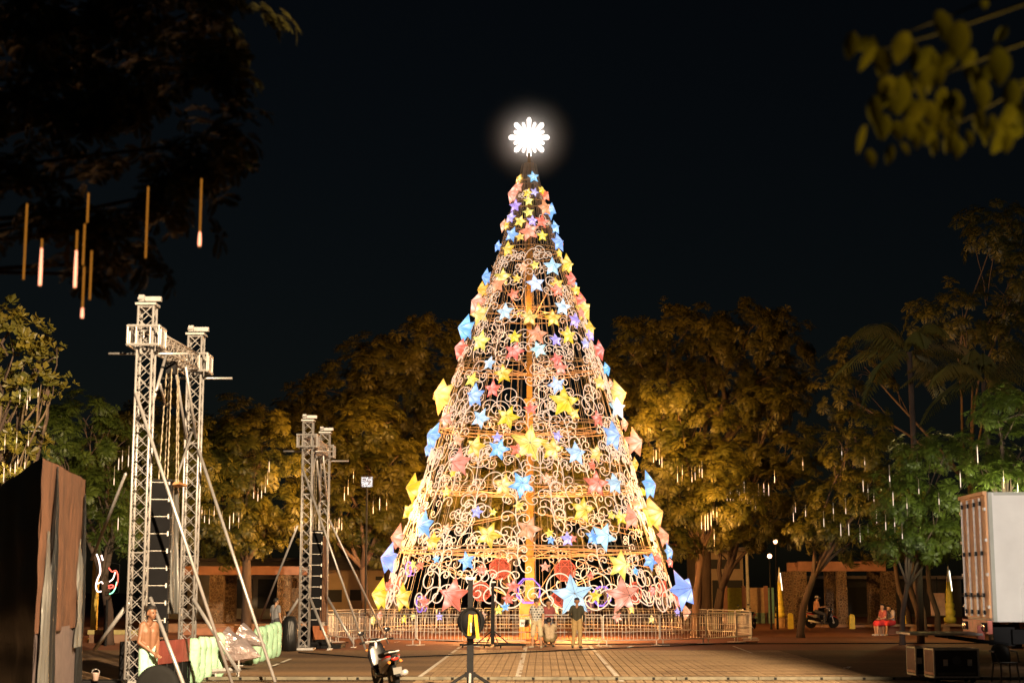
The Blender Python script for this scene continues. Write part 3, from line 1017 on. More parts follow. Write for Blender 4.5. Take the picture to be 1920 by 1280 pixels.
def crown_mesh(name, blobs, mt, dens, tmpl, size, seed, shell=.5, frontbias=.66, clump=4):
    """blobs: (cx,cy,cz,rx,ry,rz) in local metres"""
    g_ = random.Random(seed)
    P, D, S = [], [], []
    for (cx, cy, cz, rx, ry, rz) in blobs:
        n = int(dens * pi * rx * rz)
        nc = max(3, n // clump)
        for _ in range(nc):
            while True:
                d = Vector((g_.gauss(0, 1), g_.gauss(0, 1), g_.gauss(0, 1))).normalized()
                if d.y > 0 and g_.random() < frontbias: d.y = -d.y
                if d.z > -.55 or g_.random() < .35: break
            lump = 1 + .40 * mnoise.noise(Vector((d.x * 2.6 + cx, d.y * 2.6 + seed, d.z * 2.6 + cz)))
            rr = (shell + (1.06 - shell) * g_.random() ** .6) * lump
            c_ = Vector((cx + d.x * rx * rr, cy + d.y * ry * rr, cz + d.z * rz * rr))
            for q in range(clump):
                j_ = Vector((g_.gauss(0, 1), g_.gauss(0, 1), g_.gauss(0, .7))) * (.30 * size) if q else Vector((0, 0, .12 * size))
                P.append(tuple(c_ + j_))
                D.append((d.x + j_.x, d.y + j_.y, d.z + .35 + j_.z))
                S.append(size * (g_.uniform(.55, 1.1) if q else g_.uniform(.9, 1.25)))
    V, T = [], []
    for p, d, s_ in zip(P, D, S):
        tm = tmpl[g_.randrange(len(tmpl))]
        z_ = (Vector(d).normalized().lerp(Vector((0, 0, 1)), .35) + Vector((g_.uniform(-.4, .4), g_.uniform(-.4, .4), 0))).normalized()
        q = z_.to_track_quat('Z', 'Y').to_matrix() @ Matrix.Rotation(g_.uniform(0, 2 * pi), 3, 'Z')
        V.append(tm @ (np.array(q).T * s_) + np.array(p))
        T.append(np.full(len(tm), g_.random()))
    V = np.concatenate(V)
    T = np.concatenate(T)
    return np_mesh(name, V, np.arange(len(V)).reshape(-1, 4), mt, T)
def limb(b, p0, p1, r0, r1, g_, bow=.12, n=6):
    p0, p1 = Vector(p0), Vector(p1)
    L = (p1 - p0).length
    off = Vector((g_.uniform(-1, 1), g_.uniform(-1, 1), g_.uniform(0, .8))) * L * bow
    pts = [p0.lerp(p1, k / n) + off * math.sin(pi * k / n) + Vector((g_.uniform(-1, 1), g_.uniform(-1, 1), 0)) * L * .012 for k in range(n + 1)]
    b.tube(pts, [r0 + (r1 - r0) * k / n for k in range(n + 1)], 8)
def tree(name, label, cat, Y, trunk_px, blobs_px, mt=L_GOLD, dens=8.5, tmpl=PIN, size=1.0, seed=1, bark=M_BARK, r0=.22, fork=None, group=None, deep=.8, lean=None, base=None):
    g_ = random.Random(seed)
    bp = base if base is not None else xg(trunk_px, Y)
    root = empty(name, bp)
    props(root, label, cat, group)
    if tmpl is PIN:
        size *= .68
        dens *= 2.1
    blobs = []
    for (px, py, rx, ry) in blobs_px:
        c = at(px, py, Y) - bp
        rxm, rym = rx / ppm(Y), ry / ppm(Y)
        blobs.append((c.x, c.y + g_.uniform(-.6, .6), c.z, rxm, max(rxm, rym) * deep, rym))
    o = bpy.data.objects.new('crown', crown_mesh('crown', blobs, mt, dens, tmpl, size, seed))
    link(o, root)
    b = MB()
    low = min(q[2] for q in blobs)
    fz = fork if fork else max(1.6, low * .62)
    cx = sum(q[0] for q in blobs) / len(blobs)
    fp = Vector((lean if lean is not None else cx * .25, 0, fz))
    pts = [Vector((0, 0, -.05)), Vector((0, 0, .25)), Vector((fp.x * .35 + g_.uniform(-.08, .08), 0, fz * .5)), fp]
    b.tube(pts, [r0 * 1.35, r0 * 1.08, r0 * .92, r0 * .8], 10)
    b.build('trunk', bark, root, True)
    for q in blobs:
        b = MB()
        c = Vector((q[0], q[1], q[2]))
        limb(b, fp - Vector((0, 0, .1)), c, r0 * .55, r0 * .16, g_)
        for _ in range(4):
            e = c + Vector((g_.uniform(-1, 1) * q[3], g_.uniform(-1, .4) * q[4], g_.uniform(-.4, .9) * q[5])) * .8
            limb(b, fp.lerp(c, g_.uniform(.55, .95)), e, r0 * .16, r0 * .05, g_, .15, 4)
        b.build('limb', bark, root, True)
    return root

tree('shade_tree', 'golden lit shade tree behind the near truss gantry', 'tree', 66, 300, [(285, 815, 95, 75), (225, 850, 70, 90), (300, 900, 105, 80), (370, 860, 70, 80), (255, 970, 80, 60), (350, 980, 80, 50)], seed=1, dens=8, size=.95)
tree('shade_tree', 'bushy golden shade tree between the two truss gantries', 'tree', 67, 462, [(455, 810, 85, 70), (410, 880, 85, 80), (490, 870, 80, 80), (430, 970, 90, 65), (510, 960, 75, 60), (455, 1020, 80, 35)], seed=2, dens=8, size=.95, fork=3.2)
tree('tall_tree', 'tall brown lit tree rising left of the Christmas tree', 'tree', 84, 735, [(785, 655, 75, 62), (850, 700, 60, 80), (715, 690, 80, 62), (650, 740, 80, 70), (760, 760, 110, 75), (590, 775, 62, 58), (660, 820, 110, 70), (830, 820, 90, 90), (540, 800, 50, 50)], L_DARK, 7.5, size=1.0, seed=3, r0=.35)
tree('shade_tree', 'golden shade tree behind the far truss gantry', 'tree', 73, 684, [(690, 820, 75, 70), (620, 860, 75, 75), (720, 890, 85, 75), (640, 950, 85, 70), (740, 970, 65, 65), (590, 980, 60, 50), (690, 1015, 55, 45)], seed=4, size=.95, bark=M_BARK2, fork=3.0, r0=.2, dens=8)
tree('shade_tree', 'golden foliage of the tree straight behind the Christmas tree', 'tree', 77, 945, [(880, 840, 95, 75), (960, 880, 95, 75), (850, 930, 90, 70), (1050, 850, 95, 75), (1110, 900, 90, 75), (960, 960, 110, 60), (1080, 970, 95, 55)], seed=5, size=.95, dens=8, r0=.25)
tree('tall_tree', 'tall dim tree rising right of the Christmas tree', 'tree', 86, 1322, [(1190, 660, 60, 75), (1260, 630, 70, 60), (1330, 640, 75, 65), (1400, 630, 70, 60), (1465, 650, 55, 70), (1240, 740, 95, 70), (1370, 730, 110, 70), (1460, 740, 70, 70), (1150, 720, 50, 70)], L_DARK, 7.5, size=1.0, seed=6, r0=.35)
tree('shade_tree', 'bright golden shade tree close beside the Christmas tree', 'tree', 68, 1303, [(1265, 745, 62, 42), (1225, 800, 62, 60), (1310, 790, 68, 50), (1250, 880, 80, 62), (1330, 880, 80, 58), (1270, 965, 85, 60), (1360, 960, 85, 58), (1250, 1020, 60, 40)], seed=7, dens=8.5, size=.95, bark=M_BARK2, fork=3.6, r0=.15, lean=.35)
tree('forked_tree', 'dark fork-trunked tree beside the beige building', 'tree', 74, 1345, [(1440, 770, 50, 55), (1420, 850, 65, 60), (1480, 850, 55, 60), (1400, 920, 70, 60), (1470, 930, 75, 60), (1440, 1000, 85, 45), (1370, 1010, 60, 35)], L_GOLD, 7, size=.95, seed=8, fork=2.0, r0=.22, lean=.2)
tree('shade_tree', 'olive shade tree over the stone pergola', 'tree', 66, 1500, [(1620, 800, 48, 38), (1590, 850, 60, 50), (1650, 850, 55, 45), (1580, 930, 70, 62), (1650, 930, 65, 60), (1540, 990, 70, 50), (1620, 1005, 80, 45)], L_GOLD, 8, size=.95, seed=9, fork=2.6, r0=.15)
tree('shade_tree', 'green lit shade tree left of the trailer', 'tree', 58, 1690, [(1720, 850, 50, 40), (1770, 850, 60, 42), (1700, 930, 70, 60), (1780, 920, 70, 60), (1720, 1000, 85, 50), (1800, 990, 70, 50), (1660, 1020, 50, 35)], L_GREEN, 8.5, size=.85, seed=10, fork=2.2, r0=.10)
tree('shade_tree', 'deep green tree showing above the trailer roof', 'tree', 55, 1900, [(1880, 770, 62, 50), (1920, 840, 70, 60), (1850, 860, 50, 50), (1890, 910, 70, 50)], L_GREEN, 8, size=.85, seed=12, r0=.2)
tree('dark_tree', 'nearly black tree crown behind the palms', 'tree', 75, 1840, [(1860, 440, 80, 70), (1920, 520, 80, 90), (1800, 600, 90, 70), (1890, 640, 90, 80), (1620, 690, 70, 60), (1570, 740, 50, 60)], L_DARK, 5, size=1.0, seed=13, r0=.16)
tree('almond_tree', 'broad leaved tree with tiered yellow green branches above the black drape', 'tree', 42, -60, [(30, 625, 60, 35), (75, 660, 40, 22), (10, 680, 50, 25), (40, 725, 70, 22), (100, 728, 28, 12), (20, 770, 50, 18), (20, 825, 50, 28), (50, 850, 32, 24), (15, 905, 50, 30), (50, 900, 25, 20), (10, 970, 45, 30)], L_BROAD, 42, BRD, 1.0, seed=14, r0=.2, deep=.8)
tree('shade_tree', 'dim green tree behind the black drape', 'tree', 58, 205, [(150, 780, 70, 48), (110, 830, 60, 55), (190, 840, 60, 60), (200, 930, 65, 60), (140, 920, 60, 60), (215, 1010, 55, 50)], L_GREEN, 7.5, size=.9, seed=15, fork=2.4, r0=.18)

# overhead branches close to the photographer
def near_spray(root, pts_px, Y, mt, tmpl, size, seed, dens):
    pass
g_ = random.Random(31)
base = Vector((-9.5, 14.5, 0))
nr = empty('overhanging_tree', base)
props(nr, 'dark feathery tree hanging into the upper left corner with light tubes', 'tree')
blobs = []
for (px, py, rx, ry) in ((100, 60, 190, 90), (330, 40, 160, 60), (60, 220, 140, 90), (250, 190, 150, 80), (420, 140, 70, 90), (60, 360, 110, 40), (240, 330, 150, 50), (420, 280, 60, 60), (110, 430, 70, 40), (200, 450, 80, 60), (250, 500, 40, 40), (300, 400, 70, 50), (175, 520, 40, 22), (420, 350, 40, 35)):
    c = at(px, py, 14) - base
    blobs.append((c.x, c.y, c.z, rx / ppm(14), .5, ry / ppm(14)))
rgn = random.Random(5)
PINS = [rosette_pinnate(rgn, 5, .42, 10) for _ in range(6)]
link(bpy.data.objects.new('crown', crown_mesh('crown', blobs, L_DARK, 80, PINS, .52, 32, .10)), nr)
b = MB()
b.tube([(0, 0, -.05), (.1, 0, 2.5), (.6, -.1, 4.6), (1.2, -.2, 6)], [.28, .24, .2, .14], 10)
b.build('trunk', M_BARK, nr, True)
for q in blobs:
    b = MB()
    limb(b, (.6, -.1, 4.6), (q[0], q[1], q[2] + q[5] * .3), .05, .012, g_, .05, 5)
    b.build('limb', M_BARK, nr, True)
base = Vector((4.6, 6.6, 0))
nl = empty('overhanging_tree', base)
props(nl, 'blurred broad yellow leaves hanging into the upper right corner', 'tree')
b = MB()
b.tube([(0, 0, -.05), (-.05, 0, 2), (-.3, 0, 3.6), (-.9, -.3, 4.6)], [.16, .13, .1, .06], 9)
b.build('trunk', M_BARK, nl, True)
def big_leaf(p, d, L, w, nrm):
    b = MB()
    s_ = d.cross(nrm).normalized()
    rows = 6
    vs_, fs = [], []
    for i in range(rows + 1):
        t_ = i / rows
        hw = w * math.sin(pi * min(.97, .06 + t_ * .94)) ** .75
        c = p + d * L * t_ - nrm * (.18 * L * t_ * t_)
        vs_ += [c - s_ * hw + nrm * hw * .25, c, c + s_ * hw + nrm * hw * .25]
    for i in range(rows):
        k = i * 3
        fs += [(k, k + 1, k + 4, k + 3), (k + 1, k + 2, k + 5, k + 4)]
    return b.add(vs_, fs)
def leaf_part(px, py, Y, ang, Lpx, wpx, parent, o_):
    p = at(px, py, Y) - parent.location
    d = Vector((math.sin(R(ang)), g_.uniform(-.25, .25), math.cos(R(ang)))).normalized()
    nr_ = Vector((g_.uniform(-.35, .35), -1, g_.uniform(.1, .5))).normalized()
    nr_ = (nr_ - d * nr_.dot(d)).normalized()
    return big_leaf(p, d, Lpx / ppm(Y), wpx / ppm(Y) / 2, nr_).build('leaf', L_BROAD, parent, True)
for (px, py, ang, L_, w_) in ((1690, 145, 188, 80, 62), (1755, 110, 170, 60, 40), (1722, 150, 175, 75, 14), (1622, 235, 200, 64, 18), (1628, 280, 165, 38, 26), (1672, 272, 190, 42, 24), (1690, 268, 150, 30, 18), (1715, 240, 170, 45, 26), (1750, 255, 175, 42, 24), (1768, 230, 165, 40, 20), (1785, 240, 190, 55, 34), (1815, 245, 170, 34, 22), (1800, 262, 180, 32, 24), (1845, 0, 180, 22, 22), (1860, 215, 175, 40, 20), (1905, 205, 200, 36, 16), (1880, 220, 165, 34, 18), (1700, 60, 200, 70, 50), (1650, 90, 170, 60, 45), (1800, 40, 185, 80, 60), (1870, 90, 175, 80, 60), (1900, 150, 190, 70, 50), (1760, 20, 170, 70, 50), (1640, 180, 180, 60, 40), (1840, 150, 180, 70, 44), (1600, 60, 190, 60, 40), (1700, 220, 175, 50, 36), (1660, 215, 188, 55, 38), (1740, 190, 170, 60, 42), (1790, 170, 185, 66, 46), (1835, 205, 178, 50, 36)):
    leaf_part(px, py, 6.3 + g_.uniform(-.4, .4), ang, L_ * .9, w_ * .8, nl, 0)
for _ in range(48):
    px = g_.uniform(1630, 1950)
    py = g_.uniform(40, 250) * (1 - .2 * max(0, (1720 - px) / 110))
    leaf_part(px, py, 6.5 + g_.uniform(-.5, .7), g_.gauss(180, 28), g_.uniform(34, 62), g_.uniform(16, 34), nl, 0)
for (x0, y0, x1, y1, y2) in ((1990, -60, 1700, 60, 0), (1990, 60, 1640, 200, 0), (1990, 120, 1780, 240, 0), (1990, -20, 1620, 100, 0)):
    b = MB()
    limb(b, at(x0, y0, 6.9) - base, at(x1, y1, 6.9) - base, .010, .003, g_, .06)
    b.build('twig', mat('dark_twig', (.015, .011, .006), .9), nl, True)
b = MB()
limb(b, (-.9, -.3, 4.6), at(1990, -20, 6.3) - base, .05, .012, g_, .05)
b.build('limb', M_BARK, nl, True)

# palms
def palm(px, py, Y, label, seed, nf=15, Lf=4.2):
    g = random.Random(seed)
    c = at(px, py, Y)
    root = empty('palm_tree', (c.x, c.y, 0))
    props(root, label, 'palm', 'palms behind the trailer')
    b = MB()
    b.tube([(0, 0, -.05), (.05, 0, c.z * .5), (0, 0, c.z)], [.15, .12, .10], 10)
    b.build('trunk', M_BARK, root, True)
    for i in range(nf):
        a = 2 * pi * i / nf + g.uniform(-.2, .2)
        e = R(g.uniform(5, 75))
        dh = Vector((math.cos(a), math.sin(a), 0))
        L = Lf * g.uniform(.8, 1.1)
        V = []
        N_ = 34
        side = Vector((-math.sin(a), math.cos(a), 0))
        prev = None
        for k in range(N_):
            t_ = .12 + .88 * k / (N_ - 1)
            p = dh * L * (t_ * math.cos(e) + .15 * t_) + Vector((0, 0, L * (t_ * math.sin(e) - .75 * t_ * t_)))
            l = L * .19 * math.sin(pi * min(.96, .12 + t_ * .85)) + .1
            for sg in (1, -1):
                d = (side * sg * .6 + dh * .35 + Vector((0, 0, -.75 + g.uniform(-.15, .15)))).normalized()
                V += leaflet_quad(p, d, .07, l, dh)
            if prev is not None:
                V += [prev - side * .025, p - side * .02, p + side * .02, prev + side * .025]
            prev = p
        V = np.array([tuple(v) for v in V])
        me = np_mesh('frond', V, np.arange(len(V)).reshape(-1, 4), L_DARK, np.full(len(V), g.random()))
        o = bpy.data.objects.new('frond', me)
        o.location = (0, 0, c.z)
        link(o, root)
palm(1705, 660, 60, 'tall dim palm with drooping fronds beyond the olive tree', 2)
palm(1845, 715, 58, 'lower palm with long fronds above the trailer', 3)

# ------------------------------------------------------------------ hanging light tubes
M_TUBE = mat('tube_plastic', (.3, .25, .18), .4, emit=(1, .75, .45), es=.08)
M_LIT = glow('tube_led', (1.0, .78, .62), .9)
def tube_mesh(L, lit0, lit1, r):
    b = MB()
    b.tube([(0, 0, 0), (0, 0, -L)], r * .7, 5)
    b.cur = 1
    b.tube([(0, 0, -L * lit0), (0, 0, -L * (lit0 + .1)), (0, 0, -L * lit1)], [r * .75, r * 1.15, r * 1.2], 6)
    return b.mesh('light_tube', [M_TUBE, M_LIT])
TM = [tube_mesh(.58, a, c, .012) for (a, c) in ((.1, .9), (.45, .95), (.65, 1.01), (.3, .6))]
def tubes(txt, Y, label, grp, sc=1.0):
    for k_, (px, py) in enumerate(sorted([float(v) for v in tk.split()] for tk in txt.split(';'))):
        p = at(px, py - 7, Y + g_.uniform(-.4, .4))
        o = inst('light_tube', TM[g_.randrange(4)], None, p, (0, 0, 0), (sc, sc, sc * g_.uniform(.8, 1.3)))
        props(o, label.replace('light tube', 'light tube, ' + (ORD + ['twenty-first', 'twenty-second'])[k_ + 1] + ' from left,'), 'light tube', grp)
tubes('38 737;52 742;57 735;72 733;10 820;32 816;54 814;48 850;20 876;8 880;29 871;34 859', 38.5, 'slim glowing light tube hanging under the broad leaved tree', 'light tubes under the broad leaved tree', .62)
tubes('215 880;223 864;230 850;242 842;244 960;222 975', 54, 'slim glowing light tube beside the near truss mast', 'light tubes beside the near truss mast')
tubes('372 953;379 955;384 963;402 955;417 965;431 971;448 968;476 919;484 921;491 914;498 899;502 888;505 870;393 960;438 966', 62.5, 'slim glowing light tube in the tree between the gantries', 'light tubes between the gantries')
tubes('540 976;553 981;615 978;621 980;628 978;636 976;641 976;646 919;653 906;663 890;618 972;632 984;700 945;712 938;725 942', 67, 'slim glowing light tube in the tree behind the far gantry', 'light tubes behind the far gantry')
tubes('1225 844;1230 848;1236 847;1241 861;1270 880;1279 878;1297 884;1303 880;1311 878;1316 871;1315 972;1322 970;1327 968;1333 964;1337 956;1344 956;1339 998', 63, 'slim glowing light tube in the bright tree beside the Christmas tree', 'light tubes beside the Christmas tree')
tubes('1363 924;1369 922;1374 922;1386 922;1390 928;1395 907;1401 920;1407 924;1412 928;1422 913;1432 911;1441 913;1367 947;1378 949;1382 915;1398 930;1416 935;1452 888;1487 953;1491 947;1505 865', 67.5, 'slim glowing light tube in the fork-trunked tree', 'light tubes in the fork-trunked tree')
tubes('1510 953;1544 964;1562 949;1576 986;1591 986;1612 989;1627 989;1618 905;1627 914;1638 925;1652 933;1621 863;1578 845;1585 940;1643 960', 61, 'slim glowing light tube over the stone pergola', 'light tubes over the stone pergola')
tubes('1660 971;1677 977;1691 988;1674 927;1668 892;1667 878;1832 840;1881 889;1908 911;1700 940;1722 905;1760 930;1800 890', 53, 'slim glowing light tube in the green tree by the trailer', 'light tubes by the trailer')
M_AMB = mat('amber_tube', (.10, .05, .01), .5, emit=(1, .36, .04), es=.42)
M_AMBL = glow('amber_led', (1.0, .36, .20), 2.8)
for k, (px, y0, y1, l0, l1) in enumerate(((51, 382, 530, 2, 2), (79, 448, 540, .2, .98), (145, 432, 545, .35, .98), (166, 362, 420, 2, 2), (159, 420, 500, 2, 2), (158, 500, 600, .8, .99), (172, 470, 565, 2, 2), (278, 350, 490, 2, 2), (378, 335, 470, .78, .98))):
    L = (y1 - y0) / ppm(13.2)
    b = MB()
    b.tube([(0, 0, 0), (0, 0, -L)], .0075, 6)
    b.cur = 1
    if l0 < 1:
        b.tube([(0, 0, -L * l0), (0, 0, -L * (l0 * .5 + l1 * .5)), (0, 0, -L * l1)], [.009, .013, .013], 8)
    o = b.build('light_tube', [M_AMB, M_AMBL], loc=at(px, y0, 13.2))
    dsc = 'unlit amber' if l0 > 1 else 'pink lit' if px < 370 else 'orange tipped'
    props(o, f'{dsc} light tube, {ORD[k + 1]} from left under the dark overhanging tree', 'light tube', 'light tubes under the overhanging tree')

# ================================================================== TRUSS GANTRIES
def wbuild(b, name, mt, parent, smooth=False):      # geometry given in world metres
    l = parent.location
    b.v = [(v[0] - l.x, v[1] - l.y, v[2] - l.z) for v in b.v]
    return b.build(name, mt, parent, smooth)
TW = .32
def lacing(p0, p1, w, side, pitch, r):
    """zigzag between two parallel chords p0-p1 and the same moved by side*w"""
    L = (p1 - p0).length
    n = max(2, int(L / pitch))
    pts = []
    for k in range(n + 1):
        q = p0.lerp(p1, k / n)
        pts.append(q + side * (w if k % 2 else 0))
    return MB().tube(pts, r, 5)
def box_truss(parent, c0, c1, ux, uy, w, name, rch=.026, rl=.012, pitch=.30, mt=None):
    mt = mt or M_ALU
    root = None
    cs = []
    for (i, j) in ((-1, -1), (1, -1), (1, 1), (-1, 1)):
        off = ux * (w / 2 * i) + uy * (w / 2 * j)
        b = MB().tube([c0 + off, c1 + off], rch, 8)
        o = wbuild(b, name, mt, parent, True)
        cs.append((c0 + off, c1 + off))
    faces = ((0, 1), (1, 2), (2, 3), (3, 0))
    for (i, j) in faces:
        sd = (cs[j][0] - cs[i][0])
        wbuild(lacing(cs[i][0], cs[i][1], sd.length, sd.normalized(), pitch, rl), 'lacing', mt, parent)
        wbuild(lacing(cs[j][0], cs[j][1], sd.length, -sd.normalized(), pitch, rl), 'lacing', mt, parent)
        n = int((c1 - c0).length / 2.0)
        for k in range(n + 1):
            t_ = min(.995, (k + .02) / max(1, n))
            a, b2 = cs[i][0].lerp(cs[i][1], t_), cs[j][0].lerp(cs[j][1], t_)
            wbuild(MB().tube([a, b2], rl * 1.2, 5), 'batten', mt, parent)
def gantry(P1, P2, H, label, seed):
    root = empty('truss_gantry', P1)
    props(root, label, 'truss', 'truss gantries beside the stage')
    X, Y_, Z = Vector((1, 0, 0)), Vector((0, 1, 0)), Vector((0, 0, 1))
    ax = (P2 - P1).normalized()
    bx = Vector((ax.y, -ax.x, 0))
    for P in (P1, P2):
        box_truss(root, P + Z * .1, P + Z * (H - .12), X, Y_, TW, 'chord')
        # top frame with pulley
        b = MB().box(P + Z * (H - .1), (TW + .12, TW + .12, .05))
        wbuild(b, 'top_plate', M_ALU, root)
        b = MB().box(P + Vector((.12, .0, H + .03)), (.34, .12, .10)).box(P + Vector((-.13, 0, H + .05)), (.12, .10, .14))
        b.tube([P + Vector((-.2, -.1, H + .03)), P + Vector((.2, .1, H + .06))], .03, 6)
        wbuild(b, 'pulley', M_ALU, root)
        # sleeve block round the mast
        z0, z1, w = H - 1.00, H - .60, .33
        b = MB()
        for z_ in (z0, z1):
            for (a, c) in (((-w, -w), (w, -w)), ((w, -w), (w, w)), ((w, w), (-w, w)), ((-w, w), (-w, -w))):
                b.tube([P + Vector((a[0], a[1], z_)), P + Vector((c[0], c[1], z_))], .032, 6)
        for (i, j) in ((-1, -1), (1, -1), (1, 1), (-1, 1), (-.45, -1), (.45, -1), (1, -.45), (1, .45), (-1, -.45), (-1, .45), (-.45, 1), (.45, 1)):
            b.tube([P + Vector((w * i, w * j, z0)), P + Vector((w * i, w * j, z1))], .024, 6)
        b.box(P + Vector((-w - .005, 0, (z0 + z1) / 2)), (.02, .3, .36)).box(P + Vector((w + .005, 0, (z0 + z1) / 2)), (.02, .3, .36))
        wbuild(b, 'sleeve_block', M_ALU, root)
        # base plate
        wbuild(MB().box(P + Z * .06, (.7, .7, .08)), 'base_plate', M_ALU, root)
    # header between the blocks
    zc = H - .80
    a0, a1 = P1 + ax * .40 + Z * zc, P2 - ax * .40 + Z * zc
    box_truss(root, a0, a1, bx, Z, TW + .02, 'header_chord', pitch=.36, mt=M_ALUW)
    # stabiliser pipes below the blocks
    for P in (P1, P2):
        wbuild(MB().tube([P + Vector((-.85, .2, H - 1.12)), P + Vector((.85, .2, H - 1.12))], .028, 8), 'stabiliser', M_ALU, root, True)
    # knee braces
    wbuild(MB().tube([P1 + ax * 1.1 + Z * (zc - .2) + bx * .12, P1 + ax * .2 + Z * (zc - 1.4) + bx * .12], .035, 8), 'knee_brace', M_ALU, root, True)
    wbuild(MB().tube([P2 - ax * 1.3 + Z * (zc - .25) + bx * .12, P2 - ax * .2 + Z * (zc - 1.8) + bx * .12], .035, 8), 'knee_brace', M_ALU, root, True)
    wbuild(MB().tube([P2 - ax * 1.3 + Z * (zc - .25) - bx * .12, P2 - ax * .2 + Z * (zc - 1.8) - bx * .12], .035, 8), 'knee_brace', M_ALU, root, True)
    return root
def pipe(root, p0, p1, r=.036, name='raker', mt=None):
    wbuild(MB().tube([p0, p1], r, 8), name, mt or M_ALU, root, True)
M_ALUW = mat('aluminium_warm', (.46, .41, .37), .4, .5, .12, 9)
A1, A2 = xg(256, 33), xg(352, 37)
B1, B2 = xg(571, 53), xg(604, 57.2)
HA = 8.15
def zat(py, Y): return at(960, py, Y).z
GA = gantry(A1, A2, HA, 'tall silver truss gantry with twin masts at the near end of the stage', 1)
# rakers and foot braces, from marks on the masts down to their feet
pipe(GA, at(254, 735, 32.8), gnd(438, 1292) + Vector((0, 0, .03)))
pipe(GA, at(372, 842, 36.8), gnd(516, 1281) + Vector((0, 0, .03)))
pipe(GA, at(236, 888, 33.2), at(172, 1048, 36.5))
pipe(GA, at(366, 792, 37.0), at(300, 990, 34.6), .026)
pipe(GA, at(243, 1128, 33), at(178, 1216, 33.5), .045, 'foot_brace')
pipe(GA, at(362, 1122, 36.8), at(447, 1258, 36.6), .045, 'foot_brace')
pipe(GA, at(282, 1120, 32.8), at(347, 1290, 31.8), .040, 'foot_brace')
pipe(GA, at(300, 720, 33), at(310, 760, 35), .03, 'knee_brace')
def chain(root, p0, p1, r=.016):
    n = int((p1 - p0).length / .07)
    pts = [p0.lerp(p1, k / n) + Vector((.006 * math.sin(k * 2.1), .006 * math.cos(k * 2.1), 0)) for k in range(n + 1)]
    wbuild(MB().tube(pts, [r * (1.25 if k % 2 else .65) for k in range(n + 1)], 5), 'chain', M_CHAIN, root)
for (x0, y0, x1, y1, d) in ((318, 695, 308, 905, 35.2), (322, 690, 314, 900, 35.0), (333, 690, 330, 915, 35.4), (335, 710, 334, 915, 35.6), (312, 700, 297, 905, 34.8)):
    chain(GA, at(x0, y0, d), at(x1, y1, d))
MBx = MB().box(at(322, 690, 35.2), (.22, .22, .28))
wbuild(MBx, 'hoist', M_BLACKM, GA)
GB = gantry(B1, B2, zat(783, 53), 'smaller looking silver truss gantry at the far end of the stage', 2)
pipe(GB, at(567, 876, 52.8), gnd(686, 1220) + Vector((0, 0, .03)))
pipe(GB, at(607, 952, 57), gnd(728, 1207) + Vector((0, 0, .03)))
pipe(GB, at(558, 985, 53.2), at(486, 1165, 56))
pipe(GB, at(600, 935, 57), at(577, 1000, 54), .026)
pipe(GB, at(581, 1120, 52.8), at(619, 1212, 52), .045, 'foot_brace')
pipe(GB, at(613, 1118, 57), at(663, 1206, 56.3), .045, 'foot_brace')
pipe(GB, at(560, 1122, 53), at(525, 1176, 54), .045, 'foot_brace')
for (x0, y0, x1, y1, d) in ((590, 862, 588, 1000, 55), (593, 862, 592, 1000, 55.3)):
    chain(GB, at(x0, y0, d), at(x1, y1, d))
# feet with screw jacks
for (px, py, lb) in ((447, 1272, 'screw jack foot under the near foot brace'), (663, 1213, 'screw jack foot beside the far gantry'), (619, 1216, 'screw jack foot at the far stage edge')):
    p = gnd(px, py)
    o = empty('screw_jack', p)
    props(o, lb, 'jack', 'screw jack feet')
    MB().tube([(0, 0, .02), (0, 0, .42)], .018, 6).build('spindle', M_GALV, o)
    MB().box((0, 0, .012), (.18, .18, .022)).build('plate', M_GALV, o)
    MB().tube([(-.1, 0, .30), (.1, 0, .30)], .012, 5).build('handle', M_GALV, o)

# ------------------------------------------------------------------ line arrays
M_GRILL = mat('speaker_grille', (.005, .005, .006), .85, spec=.15)
def line_array(px, Y, ytop, n, h, w, label, rz):
    top_ = at(px, ytop, Y)
    root = empty('line_array_speaker', (top_.x, top_.y, top_.z - n * h), rz)
    props(root, label, 'loudspeaker', 'line array loudspeakers')
    for k in range(n):
        b = MB()
        z0 = k * h
        b.prism([(-w / 2, z0 + .015), (w / 2, z0 + .015), (w / 2, z0 + h - .015), (-w / 2, z0 + h - .015)], .5)
        o = bevel(b.build('cabinet', M_BLACK, root), .012)
        MB().box((0, -.262, z0 + h / 2), (w * .94, .018, h * .82)).build('grille', M_GRILL, o)
        b = MB()
        for s_ in (-1, 1):
            b.box((s_ * w * .42, -.268, z0 + h), (.03, .02, .10))
        b.box((0, -.266, z0 + h), (w * .8, .010, .012))
        b.build('link_bar', M_GALV, o)
    b = MB().box((0, 0, n * h + .04), (w * 1.05, .6, .05))
    b.build('rigging_frame', M_BLACKM, root)
    return root
line_array(299, 34.4, 905, 9, .37, .56, 'black line array stack hanging inside the near gantry', R(8))
line_array(592, 54.5, 998, 9, .37, .5, 'black line array stack hanging inside the far gantry', R(8))

